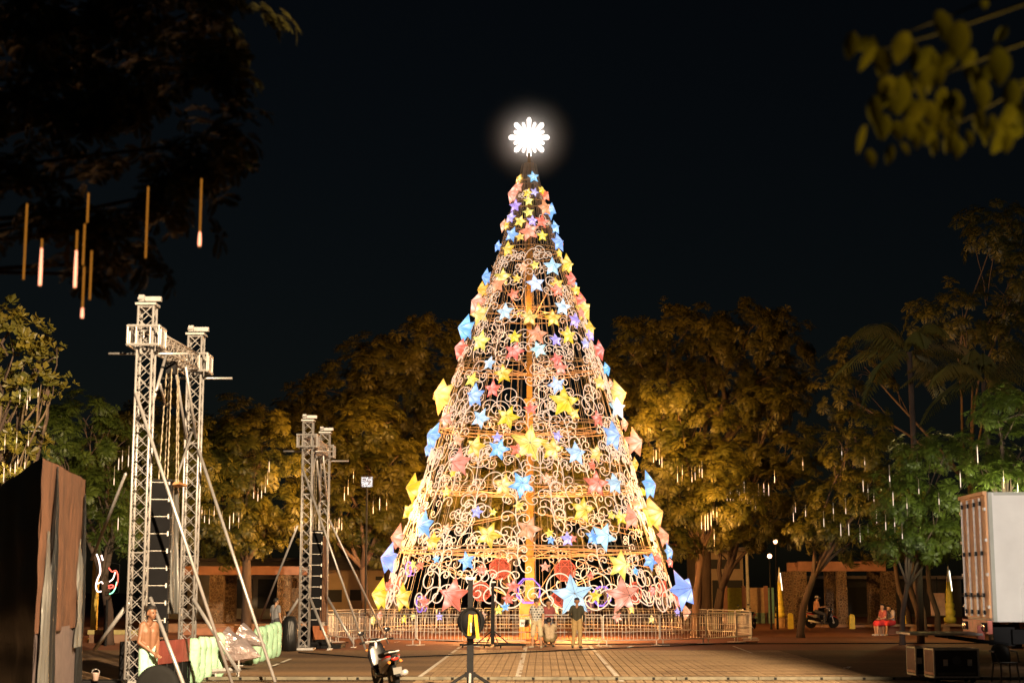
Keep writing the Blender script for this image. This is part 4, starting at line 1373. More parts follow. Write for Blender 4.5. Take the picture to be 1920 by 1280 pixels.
# ------------------------------------------------------------------ draped cloth helper
def drape(name, label, cat, fn, mt, nu=40, nv=60, loc=(0, 0, 0), thick=.015):
    o = MB().grid(fn, nu, nv).build(name, mt, None, True, loc=loc)
    sm = o.modifiers.new('thickness', 'SOLIDIFY')
    sm.thickness = thick
    if label: props(o, label, cat)
    return o
M_TARP = mat('silver_tarp', (.12, .12, .115), .38, .3, .3, 2, .5, 5, stretch=(3, 3, .5))
M_TARPR = mat('brown_tarp', (.105, .045, .022), .75, .0, .4, 2.5, .8, 12, stretch=(3, 3, .4))  # on the tower, orange tree light put into the black tarp's colour
M_TARPB = mat('black_tarp', (.010, .011, .012), .35, .0, .3, 2.5, .5, 9, stretch=(3, 3, .4))
def hang(px0, px1, y0, y1, Y0, Y1, amp, fr, seed):
    def fn(u, v):
        p = at(px0 + (px1 - px0) * u, y0 + (y1 - y0) * v, Y0 + (Y1 - Y0) * u)
        w = amp * (.4 + v) * math.sin(u * fr + 2 * mnoise.noise(Vector((u * 3, v * 2, seed)))) + amp * .7 * mnoise.noise(Vector((u * 6, v * 5, seed + 3)))
        return p + Vector((w * .6, -w, 0))
    return fn
drape('draped_tarp', 'crumpled silver tarp hanging beside the near line array', 'tarp', hang(309, 336, 910, 1150, 34.4, 35.6, .07, 17, 1.5), M_TARP, 40, 70)
drape('draped_tarp', 'brown and silver tarp strip hanging beside the far line array', 'tarp', hang(598, 611, 1005, 1165, 54.3, 56, .08, 14, 4.5), M_TARPR, 30, 50)
o = MB().box(at(322, 910, 35.0), (.5, .9, .05), Matrix.Rotation(R(-8), 3, 'Y')).build('plank', mat('orange_plank', (.45, .22, .09), .7))
props(o, 'orange plank lying on top of the near line array', 'plank')

# ------------------------------------------------------------------ draped tower at the left edge
dt = empty('draped_tower', (xg(80, 26).x, 26, 0))
props(dt, 'tall scaffold tower wrapped in black tarpaulin with orange lit side at the left edge', 'scaffold tower')
C0, C1, C2 = at(80, 857, 25.5), at(161, 899, 30.2), at(-40, 940, 33)
def face(Pa, Pb, amp, fr, seed, zb=0.0):
    def fn(u, v):
        p = Pa.lerp(Pb, u)
        z_ = p.z * (1 - v) + zb * v
        out_ = Vector((Pb.y - Pa.y, Pa.x - Pb.x, 0)).normalized()
        w = amp * (math.sin(u * fr + 1.5 * mnoise.noise(Vector((u * 3, v * 2, seed)))) * (.3 + .7 * min(1, v * 2)) * min(1, 8 * u * (1 - u) + .2) + .9 * mnoise.noise(Vector((u * 5, v * 6, seed + 7))))
        return Vector((p.x, p.y, z_)) + out_ * w - dt.location
    return fn
MB().grid(face(C0, C1, .04, 17, 2, 1.35), 60, 90).build('side_tarp', M_TARPR, dt, True)
MB().grid(face(C2, C0, .06, 16, 6), 60, 60).build('front_tarp', M_TARPB, dt, True)
C3 = C1 + (C2 - C0)
MB().grid(face(C1, C3, .04, 12, 9), 20, 20).build('back_tarp', M_TARPB, dt, True)
MB().grid(face(C3, C2, .04, 12, 11), 20, 20).build('back_tarp', M_TARPB, dt, True)
b = MB()
b.add([C0 - dt.location, C1 - dt.location, C3 - dt.location, C2 - dt.location], [(0, 1, 2, 3)])
b.build('roof_tarp', M_TARPB, dt)
# loose black and silver folds hanging down the lit side
def fold(u0, u1, z0, z1, off, seed, mt, nm):
    n_ = Vector((C1.y - C0.y, C0.x - C1.x, 0)).normalized()
    def fn(u, v):
        uu = .5 + (u - .5) * (.25 + .75 * min(1, v * 1.6)) + .10 * mnoise.noise(Vector((v * 2.5, seed, 0)))
        t_ = u0 + (u1 - u0) * uu
        p = C0.lerp(C1, t_)
        zz = p.z * (z0 + (z1 - z0) * v)
        w = off + .045 * math.sin(u * 16 + 2.5 * mnoise.noise(Vector((u * 2, v * 2.2, seed)))) * min(1, v * 3) + .02 * mnoise.noise(Vector((u * 5, v * 6, seed)))
        return Vector((p.x, p.y, zz)) + n_ * w - dt.location
    MB().grid(fn, 26, 60).build(nm, mt, dt, True)
fold(.20, .36, .99, .02, .03, 3, M_TARPB, 'tarp_fold')
fold(.02, .20, .72, .0, .06, 5, M_TARP, 'tarp_fold')
fold(.90, 1.02, .93, .0, .03, 13, M_TARPB, 'tarp_fold')
fold(.80, .92, .72, .24, .05, 15, M_TARP, 'tarp_fold')
MB().grid(lambda u, v: Vector((C0.lerp(C1, u).x, C0.lerp(C1, u).y, 1.4 * (1 - v))) - dt.location, 2, 2).build('lower_panel', mat('grey_panel', (.13, .10, .10), .7), dt)
for P in (C0, C1, C2, C3):
    c_ = (C0 + C1 + C2 + C3) / 4
    q = P.lerp(c_, .12)
    MB().tube([Vector((q.x, q.y, 0)) - dt.location, Vector((q.x, q.y, P.z - .1)) - dt.location], .04, 6).build('scaffold_post', M_GALV, dt)

# ------------------------------------------------------------------ stage edge: risers, bundles, silver sheets
M_MAROON = mat('maroon_board', (.20, .045, .035), .6, var=.25, scale=3)
def riser(px0, px1, Y0, Y1, ztop, zmid, label, mt, n):
    a, c = xg(px0, Y0), xg(px1, Y1)
    root = empty('stage_riser', a)
    props(root, label, 'stage riser', 'risers under the line arrays')
    d = (c - a)
    L = d.length
    rz = math.atan2(d.y, d.x)
    root.rotation_euler = (0, 0, rz)
    for k in range(n):
        b = MB().box((L * (k + .5) / n, 0, (ztop + zmid) / 2), (L / n - .015, .03, ztop - zmid))
        b.build('panel', mt, root)
    MB().box((L / 2, .45, ztop / 2 - .01), (L - .02, .86, ztop - .02)).build('core', M_BLACK, root)
    for k in range(n + 1):
        MB().tube([(L * k / n, -.02, .02), (L * k / n, -.02, zmid)], .02, 5).build('leg', M_BLACKM, root)
riser(300, 357, 33.2, 34.8, .98, .50, 'maroon panelled stage riser under the near line array', M_MAROON, 4)
riser(587, 614, 54, 54.6, .78, .32, 'orange brown stage riser under the far line array', mat('orange_board2', (.34, .12, .05), .6), 3)
M_MINT = mat('mint_wrap', (.33, .56, .38), .55, var=.12, scale=4, bump=.6, bscale=10)
def bundle(p, h, w, seed, label, tilt=0):
    g = random.Random(seed)
    b = MB()
    def fn(u, v):
        a = 2 * pi * u
        z_ = h * v
        e = 1 - abs(2 * v - 1) ** 6 * .55
        wr = 1 + .22 * mnoise.noise(Vector((math.cos(a) * 1.8, math.sin(a) * 1.8 + seed * 3.1, z_ * 4.5))) + .10 * mnoise.noise(Vector((math.cos(a) * 5, math.sin(a) * 5 + seed, z_ * 11))) + .05 * math.sin(a * 3 + seed)
        q = Vector((math.cos(a) * w * e * wr, math.sin(a) * w * 1.25 * e * wr, z_))
        return q
    b.grid(fn, 20, 22)
    n = len(b.v)
    b.add([(0, 0, h * 1.0)], [])
    for k in range(20):
        b.f.append((22 * 21 + k, 22 * 21 + k + 1, n))
        b.mi.append(0)
    o = b.build('wrapped_bundle', M_MINT, None, True, loc=p)
    o.rotation_euler = (R(g.uniform(-3, 3)), R(tilt + g.uniform(-2.5, 2.5)), g.uniform(0, 6))
    props(o, label, 'bundle', 'mint green wrapped bundles on the stage edge')
nears = [(363, 35.0, .98, .135), (376, 35.5, 1.0, .12), (388, 36.0, .98, .13), (400, 36.6, .96, .12), (412, 37.2, 1.04, .125)]
for k, (px, Y, h, w) in enumerate(nears):
    bundle(xg(px, Y), h, w, k + 1, f'mint green wrapped bundle, {ORD[k + 1]} from left beside the maroon riser')
fars = [(470, 43.2, .95, .13), (481, 44.2, 1.0, .14), (492, 45.4, .98, .14), (502, 46.4, 1.0, .135), (511, 47.4, 1.02, .14), (519, 48.4, 1.04, .14)]
for k, (px, Y, h, w) in enumerate(fars):
    bundle(xg(px, Y), h, w, k + 21, f'mint green wrapped bundle, {ORD[k + 1]} from left behind the silver sheets', 6 if k < 2 else 0)
M_FOIL = mat('silver_foil', (.62, .52, .53), .28, .75, .3, 3, .9, 6)
def foil(px, py, Y, L, rad, ang, seed, label):
    c = at(px, py, Y)
    def fn(u, v):
        a = 2 * pi * u
        t_ = v
        r_ = rad * (1 - t_) ** .8 * (1 + .22 * mnoise.noise(Vector((math.cos(a) * 2, math.sin(a) * 2, t_ * 3 + seed)))) + .01
        return Vector((L * (t_ - .4), math.sin(a) * r_ * .8, math.cos(a) * r_))
    b = MB().grid(fn, 11, 8)
    n = len(b.v)
    b.add([(-L * .46, 0, 0)], [])
    for k in range(11):
        b.f.append((k + 1, k, n)); b.mi.append(0)
    o = b.build('silver_sheet', M_FOIL)
    o.location = c
    o.rotation_euler = (0, R(ang), R(-12))
    props(o, label, 'foil sheet', 'crumpled silver sheets')
foil(446, 1218, 40.5, 1.05, .50, 14, 1, 'larger crumpled silver sheet leaning between the mint bundles')
foil(468, 1196, 41.8, .80, .30, 22, 5, 'smaller crumpled silver sheet with pinkish edge behind the larger one')
# stage sub-beams on jacks
for (pa, pb, lb) in (((357, 1268, 35.6), (449, 1263, 37.0), 'aluminium stage beam on low jacks below the mint bundles'), ((523, 1213, 53), (622, 1213, 53.4), 'dark stage beam under the far gantry')):
    a, c = at(*pa), at(*pb)
    a.z = c.z = .20
    root = empty('stage_beam', (a.x, a.y, 0))
    props(root, lb, 'stage beam')
    l = root.location
    MB().tube([a - l, c - l], .06, 4).build('beam', M_GALV if pa[0] < 400 else M_BLACKM, root)
    for t_ in (.05, .5, .95):
        q = a.lerp(c, t_) - l
        MB().tube([(q.x, q.y, .01), (q.x, q.y, .2)], .022, 6).box((q.x, q.y, .012), (.14, .14, .02)).build('jack', M_GALV, root)
# black skirted deck behind the far gantry
dk = empty('stage_deck', (xg(560, 54).x, 54.6, 0))
props(dk, 'low black stage deck the far gantry stands on', 'stage deck')
MB().box((.1, .6, .07), (2.6, 1.6, .12)).build('deck', M_BLACK, dk)
o = MB().lathe([(.02, 0), (.22, .02), (.26, .35), (.25, .95), (.15, 1.12), (.02, 1.15)], 14).build('covered_case', M_TARPB, None, True, loc=xg(545, 52.4))
props(o, 'black cloth covered case standing left of the far gantry', 'case')

#@@PART3
# ================================================================== TRAILER
M_TRSIDE = mat('trailer_side', (.76, .75, .72), .5, var=.07, scale=1.5, bump=.12, bscale=60)
M_TRREAR = mat('trailer_door', (.66, .34, .15), .45, var=.14, scale=2.5)  # orange light from the tree is mixed into the door colour
M_TRGREY = mat('trailer_grey', (.42, .43, .38), .5, var=.1, scale=2)
tr0 = xg(1857, 37.0)
TLn, TWd, TB, TT = 9.0, 2.5, 1.28, zat(922, 37.0)
tr = empty('box_trailer', (tr0.x, tr0.y, 0), R(-3))
props(tr, 'white box trailer with orange lit rear doors parked at the edge of the square', 'trailer')
H_ = TT - TB
b = MB().box((TLn / 2 + .05, TWd / 2, TB + H_ / 2), (TLn, TWd, H_))
bevel(b.build('body', M_TRSIDE, tr), .02)
for k in range(8):      # side sheets and rivet strips
    MB().box((.66 + k * 1.15, -.008, TB + H_ * .68), (1.135, .012, H_ * .60)).build('side_sheet', M_TRSIDE, tr)
MB().box((.10, -.02, TB + H_ / 2), (.09, .05, H_ - .02)).build('corner_post', M_TRGREY, tr)
MB().box((TLn / 2 + .1, -.02, TT - .04), (TLn - .2, .05, .07)).build('top_rail', M_TRGREY, tr)
o = MB().box((1.55, -.012, TB + .42), (1.65, .018, .80)).build('side_hatch', M_TRSIDE, tr)
MB().box((.82, -.03, TB + .55), (.03, .03, .75)).build('hatch_bar', M_BLACKM, o)
MB().box((.90, -.03, TB + .70), (.03, .03, .45)).build('hatch_bar', M_BLACKM, o)
MB().box((1.15, -.03, TB + .20), (.16, .02, .10)).build('latch', M_BLACKM, o)
MB().box((1.05, -.03, TB + .58), (.20, .02, .07)).build('latch', M_BLACKM, o)
MB().box((1.75, -.03, TB + .36), (.16, .015, .12)).build('plate', M_TRGREY, o)
b = MB()
for k in range(5):
    b.tube([(1.30 + k * .085, -.03, TB + .12), (1.33 + k * .085, -.03, TB + .19), (1.36 + k * .085, -.03, TB + .12)], .012, 4)
b.tube([(1.24, -.03, TB + .10), (1.50, -.03, TB + .24), (1.76, -.03, TB + .10)], .010, 4)
b.build('emblem', M_BLACKM, o)
MB().box((TLn / 2 + .5, .0, TB - .04), (TLn - 1.2, .1, .14)).build('side_rail', M_TRGREY, tr)
# rear doors facing -x
for k, y0 in enumerate((.02, TWd / 2 + .01)):
    o = MB().box((.02, y0 + TWd / 4 - .01, TB + H_ / 2 + .03), (.05, TWd / 2 - .05, H_ - .12)).build('rear_door', M_TRREAR, tr)
    for q in (.33, .80):
        yy = y0 + q * TWd / 2
        MB().tube([(-.04, yy, TB + .12), (-.04, yy, TT - .12)], .026, 6).build('lock_rod', M_GALV, o)
        for z_ in (TB + .22, TB + .62, TB + 1.6, TT - .25):
            MB().box((-.035, yy, z_), (.05, .12, .10)).build('rod_bracket', M_BLACKM, o)
        MB().box((-.06, yy + .12, TB + .60), (.03, .26, .035)).build('handle', M_BLACKM, o)
        MB().box((-.012, yy + .17, TB + H_ / 2 + .1), (.016, .03, H_ - .5)).build('door_rib', M_TRREAR, o)
    for z_ in (TB + .35, TB + 1.1, TB + 1.9, TT - .4):
        MB().box((-.02, .06 if k == 0 else TWd - .06, z_), (.05, .14, .07)).build('hinge', M_GALV, o)
MB().box((-.01, TWd / 2, TT - .02), (.10, TWd + .02, .08)).build('rear_header', M_TRREAR, tr)
bp = MB().box((-.02, TWd / 2, TB - .12), (.10, TWd + .04, .30)).build('rear_bumper', mat('pink_red_bumper', (.78, .22, .17), .5), tr)
M_TAIL = mat('tail_light', (.12, .02, .015), .2)
for y_ in (.30, TWd - .30):
    o = MB().box((-.08, y_, TB - .12), (.03, .46, .20)).build('light_recess', M_BLACK, bp)
for y_ in (.20, .40, TWd - .40, TWd - .20):
    MB().lathe([(.01, -.02), (.075, -.015), (.07, .015), (.01, .02)], 12, (-.11, y_, TB - .12), 'x').build('tail_light', M_TAIL, bp)
b = MB().prism([(-.05, 0), (.0, .5), (1.0, .5), (1.0, 0)], .08)
o = MB().box((5, TWd / 2, .92), (8.6, .9, .34)).build('chassis', M_BLACK, tr)
for y_ in (.18, TWd - .18):
    MB().box((3.6, y_, .82), (4.2, .25, .55)).build('skirt', M_BLACK, tr)
MB().box((.55, TWd / 2, .95), (.5, .5, .5)).build('tow_frame', M_BLACK, tr)
MB().box((2.05, .02, .98), (.75, .3, .38)).build('side_locker', mat('locker_grey', (.11, .10, .085), .6), tr)
for x_ in (6.0, 7.3):
    for y_ in (.28, TWd - .28):
        o = MB().lathe([(.1, -.14), (.44, -.14), (.5, -.09), (.5, .09), (.44, .14), (.1, .14)], 24, (x_, y_, .5), 'y').build('wheel', M_RUBBER, tr, True)
        MB().lathe([(.02, -.15), (.26, -.15), (.28, .0), (.26, .15), (.02, .15)], 16, (x_, y_, .5), 'y').build('rim', M_GALV, o)
MB().box((3.2, .4, .35), (.14, .14, .72)).box((3.2, .4, .03), (.4, .4, .05)).build('landing_leg', M_BLACKM, tr)
MB().box((3.2, TWd - .4, .35), (.14, .14, .72)).box((3.2, TWd - .4, .03), (.4, .4, .05)).build('landing_leg', M_BLACKM, tr)
# tail lift plate folded out towards the bench
b = MB()
b.box((-.95, 1.25, .99), (1.7, 1.7, .05))
b.build('lift_plate', M_GALV, tr)
b = MB()
for y_ in (.5, 1.9):
    b.tube([(.5, y_, .75), (-.9, y_, .93)], .05, 6)
b.build('lift_arm', M_BLACKM, tr)
MB().box((-.12, .55, 1.02), (.16, .14, .34)).build('lift_bracket', mat('pink_red_bumper', (1, 1, 1)), tr)

# ------------------------------------------------------------------ flight cases, chair, bench
M_CASE = mat('case_black', (.014, .016, .018), .45, var=.2)
M_CASEP = mat('case_end_lit', (.18, .055, .06), .6)  # black case end, tinted with the pinkish light of the tree
def flight_case(px0, px1, Y, h, depth, label, rz, plum, emblem):
    a, c = xg(px0, Y), xg(px1, Y)
    L = c.x - a.x
    root = empty('flight_case', a, rz)
    props(root, label, 'flight case', 'flight cases beside the trailer')
    z0 = .13
    bevel(MB().box((L / 2, depth / 2, z0 + h / 2), (L, depth, h)).build('body', M_CASE, root), .01)
    b = MB()
    for (x_, y_) in ((0, 0), (L, 0), (L, depth), (0, depth)):
        b.box((x_, y_, z0 + h / 2), (.035, .035, h + .01))
    for z_ in (z0, z0 + h):
        b.box((L / 2, 0, z_), (L, .035, .035)).box((L / 2, depth, z_), (L, .035, .035)).box((0, depth / 2, z_), (.035, depth, .035)).box((L, depth / 2, z_), (.035, depth, .035))
    b.build('edge_trim', M_GALV, root)
    if plum:
        MB().box((-.012, depth / 2, z0 + h / 2), (.012, depth - .06, h - .06)).build('end_panel', M_CASEP, root)
        MB().box((-.022, depth / 2, z0 + .07), (.012, depth - .05, .05)).build('end_strip', mat('strip_lit_pink', (.6, .25, .2), .5), root)  # end rail coloured by the same pinkish tree light
    for (x_, y_) in ((.1, .1), (L - .1, .1), (.1, depth - .1), (L - .1, depth - .1)):
        MB().lathe([(.01, -.02), (.055, -.02), (.055, .02), (.01, .02)], 12, (x_, y_, .056), 'y').build('caster', M_RUBBER, root)
    MB().box((L * .25, -.022, z0 + h * .52), (.10, .014, .14)).build('latch', M_GALV, root)
    MB().box((L * .8, -.022, z0 + h * .52), (.10, .014, .14)).build('latch', M_GALV, root)
    MB().box((L / 2, -.022, z0 + .07), (L * .86, .012, .06)).build('lower_rail', mat('dull_rail', (.12, .12, .10), .5, .3), root)
    if emblem:
        b = MB()
        b.lathe([(.085, -.003), (.10, -.003), (.10, .003), (.085, .003)], 20, (L * .5, -.024, z0 + h * .60), 'y')
        b.tube([(L * .5 - .13, -.024, z0 + h * .42), (L * .5 + .13, -.024, z0 + h * .42)], .010, 4)
        b.tube([(L * .5, -.024, z0 + h * .72), (L * .5 - .05, -.024, z0 + h * .5), (L * .5 + .05, -.024, z0 + h * .5), (L * .5, -.024, z0 + h * .72)], .007, 4)
        b.build('emblem', mat('grey_print', (.06, .07, .07), .6), root)
flight_case(1748, 1832, 35.2, .60, .62, 'black flight case with pale metal trim and faint emblem before the trailer', R(4), True, True)
flight_case(1714, 1740, 36.2, .60, .62, 'narrow flight case with pinkish lit end standing close beside the emblem case', R(4), True, False)
# plastic chair in the dark
ch = empty('plastic_chair', xg(1880, 35.6), R(10))
props(ch, 'dark plastic chair with rounded back in front of the trailer', 'chair')
M_PL = mat('brown_plastic', (.055, .045, .03), .45)
def bent(u, v):
    x_ = (u - .5) * .46 * (1 - .15 * abs(v - .5))
    return Vector((x_, .20 + .05 * v - .25 * (u - .5) ** 2, .43 + .40 * v - .10 * (abs(u - .5) * 2) ** 3 * v))
o = MB().grid(bent, 12, 8).build('backrest', M_PL, ch, True)
o.modifiers.new('thickness', 'SOLIDIFY').thickness = .02
bevel(MB().box((0, 0, .42), (.44, .42, .035)).build('seat', M_PL, ch), .02)
for sx in (-1, 1):
    MB().tube([(sx * .19, .17, .42), (sx * .23, .22, .0)], [.022, .018], 6).build('leg', M_PL, ch)
    MB().tube([(sx * .19, -.17, .42), (sx * .22, -.22, .0)], [.022, .018], 6).build('leg', M_PL, ch)
    MB().tube([(sx * .25, .22, .68), (sx * .27, -.05, .66), (sx * .24, -.19, .44)], .02, 6).build('armrest', M_PL, ch)
# bench with the two seated people
bn0 = xg(1660, 69)
bn = empty('stone_bench', bn0)
props(bn, 'long low stone bench the two people in red sit on', 'bench')
M_CONC = mat('warm_concrete', (.26, .15, .095), .8, var=.2, scale=2, bump=.2)
MB().box((1.9, .1, .44), (4.6, .5, .09)).build('seat', M_CONC, bn)
for x_ in (-.2, 1.2, 2.6, 4.0):
    MB().box((x_, .1, .20), (.28, .4, .40)).build('leg', M_CONC, bn)
MB().box((1.9, .28, .21), (4.3, .04, .38)).build('back_panel', mat('red_brick_panel', (.22, .07, .035), .8), bn)

# ================================================================== PEOPLE
def seg_mesh(segs, joints):
    b = MB()
    for (a, c, ra, rc, tag) in segs:
        A, C_ = Vector(a), Vector(c)
        if (C_ - A).length > 1e-4:
            b.tube([A, C_], [ra, rc], 10)
        b.sphere(A, ra, 10, 8)
        b.sphere(C_, rc, 10, 8)
    return b
STAND = dict(head=(0, -.01, 1.575), neck=(0, .01, 1.43), chest=(0, .01, 1.26), waist=(0, .015, 1.06), hip=(0, .02, .93),
             shL=(.17, .015, 1.38), elL=(.235, .03, 1.10), wrL=(.245, -.04, .86), shR=(-.17, .015, 1.38), elR=(-.235, .03, 1.10), wrR=(-.245, -.04, .86),
             hjL=(.09, .02, .90), knL=(.105, -.01, .49), anL=(.11, .03, .085), hjR=(-.09, .02, .90), knR=(-.105, -.01, .49), anR=(-.11, .03, .085),
             toeL=(.03, -.15, 0), toeR=(-.03, -.15, 0))
def person(label, loc, rz, pose=None, shirt=None, pants=None, skin=(.36, .19, .11), shoes=(.03, .03, .03), hair=(.012, .010, .009), sleeve='short', legs='long', bare=False, cap=None, fem=False, group=None, scale=1.0, hairlong=False, skirt=False, vox=.0115):
    J = dict(STAND)
    J.update(pose or {})
    V_ = {k: Vector(v) for k, v in J.items()}
    tag_t = 'skin' if bare else 'shirt'
    S = []
    ct = .0 if bare else .012
    sw = .92 if fem else 1.0
    def lp(a, c, t_): return V_[a].lerp(V_[c], t_)
    # torso: paired columns so that the trunk is wider than deep
    up = (V_['chest'] - V_['hip']).normalized()
    side = (V_['shL'] - V_['shR']).normalized()
    for s_ in (-1, 1):
        S.append((V_['hip'] + side * .075 * s_, V_['waist'] + side * .055 * s_, .105, .095 + ct, 'pants' if not skirt else 'pants'))
        S.append((V_['waist'] + side * .055 * s_ - up * .08, V_['chest'] + side * .075 * s_ * sw, .098 + ct, .108 + ct, tag_t))
        sh = V_['shL'] if s_ > 0 else V_['shR']
        S.append((V_['chest'] + side * .075 * s_ * sw, sh.lerp(V_['neck'], .25), .106 + ct, .066 + ct, tag_t))
    S.append((V_['neck'] - Vector((0, 0, .03)), lp('neck', 'head', .75), .052, .050, 'skin'))
    hd = V_['head']
    S.append((hd + Vector((0, .012, .030)), hd + Vector((0, .018, .034)), .088, .088, 'skin'))
    S.append((hd + Vector((0, -.012, -.035)), hd + Vector((0, -.022, -.065)), .068, .050, 'skin'))
    S.append((hd + Vector((0, -.088, .0)), hd + Vector((0, -.102, -.028)), .012, .016, 'skin'))
    for s_ in (-1, 1):
        S.append((hd + Vector((s_ * .088, .015, .01)), hd + Vector((s_ * .090, .02, -.025)), .018, .014, 'skin'))
    for sd in ('L', 'R'):
        sh, el, wr = V_['sh' + sd], V_['el' + sd], V_['wr' + sd]
        at_ = 'skin' if (bare or sleeve == 'none') else 'shirt'
        S.append((sh, sh.lerp(el, .55), .056 + ct, .048 + ct * 1.3, at_))
        S.append((sh.lerp(el, .5), el, .044, .040, 'shirt' if sleeve == 'long' else 'skin'))
        S.append((el, wr, .040, .027, 'shirt' if sleeve == 'long' else 'skin'))
        d = (wr - el).normalized()
        ref = Vector((0, -1, 0)) if abs(d.y) < .8 else Vector((0, 0, 1))
        ac = d.cross(ref).normalized()
        pl = wr + d * .085
        for q in (-1, 1):
            S.append((wr + ac * .012 * q, pl + ac * .022 * q, .020, .018, 'skin'))
        nrm = ac.cross(d)
        for q, l in ((-1.5, .062), (-.5, .078), (.5, .072), (1.5, .054)):
            k0 = pl + ac * .0185 * q
            k1 = k0 + d * l * .55 + nrm * .008
            k2 = k1 + d * l * .40 + nrm * .024
            S.append((k0, k1, .0105, .0095, 'skin'))
            S.append((k1, k2, .0095, .0085, 'skin'))
        sgn = 1 if sd == 'L' else -1
        S.append((wr + d * .03 + ac * .025, wr + d * .085 + ac * .055 + nrm * .02, .014, .011, 'skin'))
        hj, kn, an = V_['hj' + sd], V_['kn' + sd], V_['an' + sd]
        lc = .014
        S.append((hj, hj.lerp(kn, .6), .098, .078 + lc, 'pants'))
        if legs == 'long':
            S.append((hj.lerp(kn, .6), kn, .080 + lc, .066 + lc, 'pants'))
            S.append((kn, an + Vector((0, 0, .04)), .066 + lc * .8, .052 + lc, 'pants'))
        else:
            S.append((hj.lerp(kn, .6), kn + (an - kn) * .06, .082 + lc, .078 + lc, 'pants'))
            S.append((kn, kn.lerp(an, .35), .052, .058, 'skin'))
            S.append((kn.lerp(an, .35), an, .058, .036, 'skin'))
        toe = V_['toe' + sd]
        S.append((an + Vector((0, .035, -.04)), an + toe + Vector((0, 0, -.05)), .042, .036, 'shoes'))
    if skirt:
        for s_ in (-1, 1):
            S.append((V_['hip'] + side * .08 * s_, V_['knL' if s_ > 0 else 'knR'].lerp(V_['hip'], .1), .12, .13, 'pants'))
        S.append((V_['hip'], V_['knL'].lerp(V_['knR'], .5), .12, .13, 'pants'))
    b = seg_mesh(S, J)
    tmp = bpy.data.objects.new('tmp', b.mesh('tmp', []))
    COL.objects.link(tmp)
    md = tmp.modifiers.new('r', 'REMESH')
    md.mode = 'VOXEL'
    md.voxel_size = vox
    s2 = tmp.modifiers.new('s', 'SMOOTH')
    s2.iterations = 2
    s2.factor = .4
    dg = bpy.context.evaluated_depsgraph_get()
    me = bpy.data.meshes.new_from_object(tmp.evaluated_get(dg))
    me.name = 'person'
    bpy.data.objects.remove(tmp)
    # clothes by nearest limb
    n = len(me.polygons)
    cen = np.empty(n * 3, dtype=np.float32)
    me.polygons.foreach_get('center', cen)
    cen = cen.reshape(-1, 3)
    best = np.full(n, 1e9)
    idx = np.zeros(n, dtype=np.int32)
    order = ['skin', 'shirt', 'pants', 'shoes']
    for (a, c, ra, rc, tg) in S:
        A, C_ = np.array(a), np.array(c)
        ab = C_ - A
        L2 = max(1e-9, float(ab @ ab))
        t_ = np.clip(((cen - A) @ ab) / L2, 0, 1)
        dist = np.linalg.norm(cen - (A + t_[:, None] * ab), axis=1) - (ra + (rc - ra) * t_)
        m_ = dist < best
        best[m_] = dist[m_]
        idx[m_] = order.index(tg)
    mats = [mat('skin_%s' % str(skin), skin, .55, var=.1, scale=10), shirt or mat('x_shirt', (.3, .3, .3), .8), pants or mat('x_pants', (.1, .1, .1), .8), mat('shoe_%s' % str(shoes), shoes, .6)]
    me.materials.clear()
    for m_ in mats: me.materials.append(m_)
    me.polygons.foreach_set('material_index', idx)
    me.polygons.foreach_set('use_smooth', [True] * n)
    o = bpy.data.objects.new('person', me)
    o.location = loc
    o.rotation_euler = (0, 0, rz)
    o.scale = (scale,) * 3
    link(o)
    props(o, label, 'person', group)
    # hair, face, cap
    if hair is not None:
        hb = MB()
        def hf(u, v):
            a = 2 * pi * u
            el = pi / 2 - v * (R(118) if math.sin(a) > -.2 else R(62))
            el = pi / 2 - v * R(62 + 60 * max(0, math.sin(a) * .8 + .3))
            wv = 1.06 + .13 * mnoise.noise(Vector((math.cos(a) * 4, math.sin(a) * 4, el * 4 + loc[0])))
            return hd + Vector((.098 * math.cos(el) * math.cos(a) * wv, .016 + .105 * math.cos(el) * math.sin(a) * wv, .032 + .104 * math.sin(el) * wv))
        hb.grid(hf, 18, 9)
        if hairlong:
            hb.tube([hd + Vector((0, .07, .04)), hd + Vector((0, .10, -.10)), hd + Vector((0, .10, -.26))], [.085, .085, .05], 10)
        hb.build('hair', mat('hair_%s' % str(hair), hair, .6), o, True)
    ey = MB()
    for s_ in (-1, 1):
        MB().sphere(hd + Vector((s_ * .034, -.079, .012)), .011, 8, 6).build('eye', M_BLACK, o)
    MB().sphere(hd + Vector((0, -.075, -.062)), .02, 8, 6, (1, .4, .3)).build('mouth', mat('lip', (.22, .07, .05), .5), o)
    if cap:
        cb = MB()
        def cf(u, v):
            a = 2 * pi * u
            el = pi / 2 - v * R(80)
            return hd + Vector((.106 * math.cos(el) * math.cos(a), .014 + .112 * math.cos(el) * math.sin(a), .040 + .105 * math.sin(el)))
        cb.grid(cf, 18, 8)
        cb.grid(lambda u, v: hd + Vector(((u - .5) * .17, -.085 - .085 * v * (1 - (2 * u - 1) ** 2 * .5), .055 - .012 * v - .03 * (2 * u - 1) ** 2)), 8, 3)
        cb.build('cap', cap, o, True)
    return o
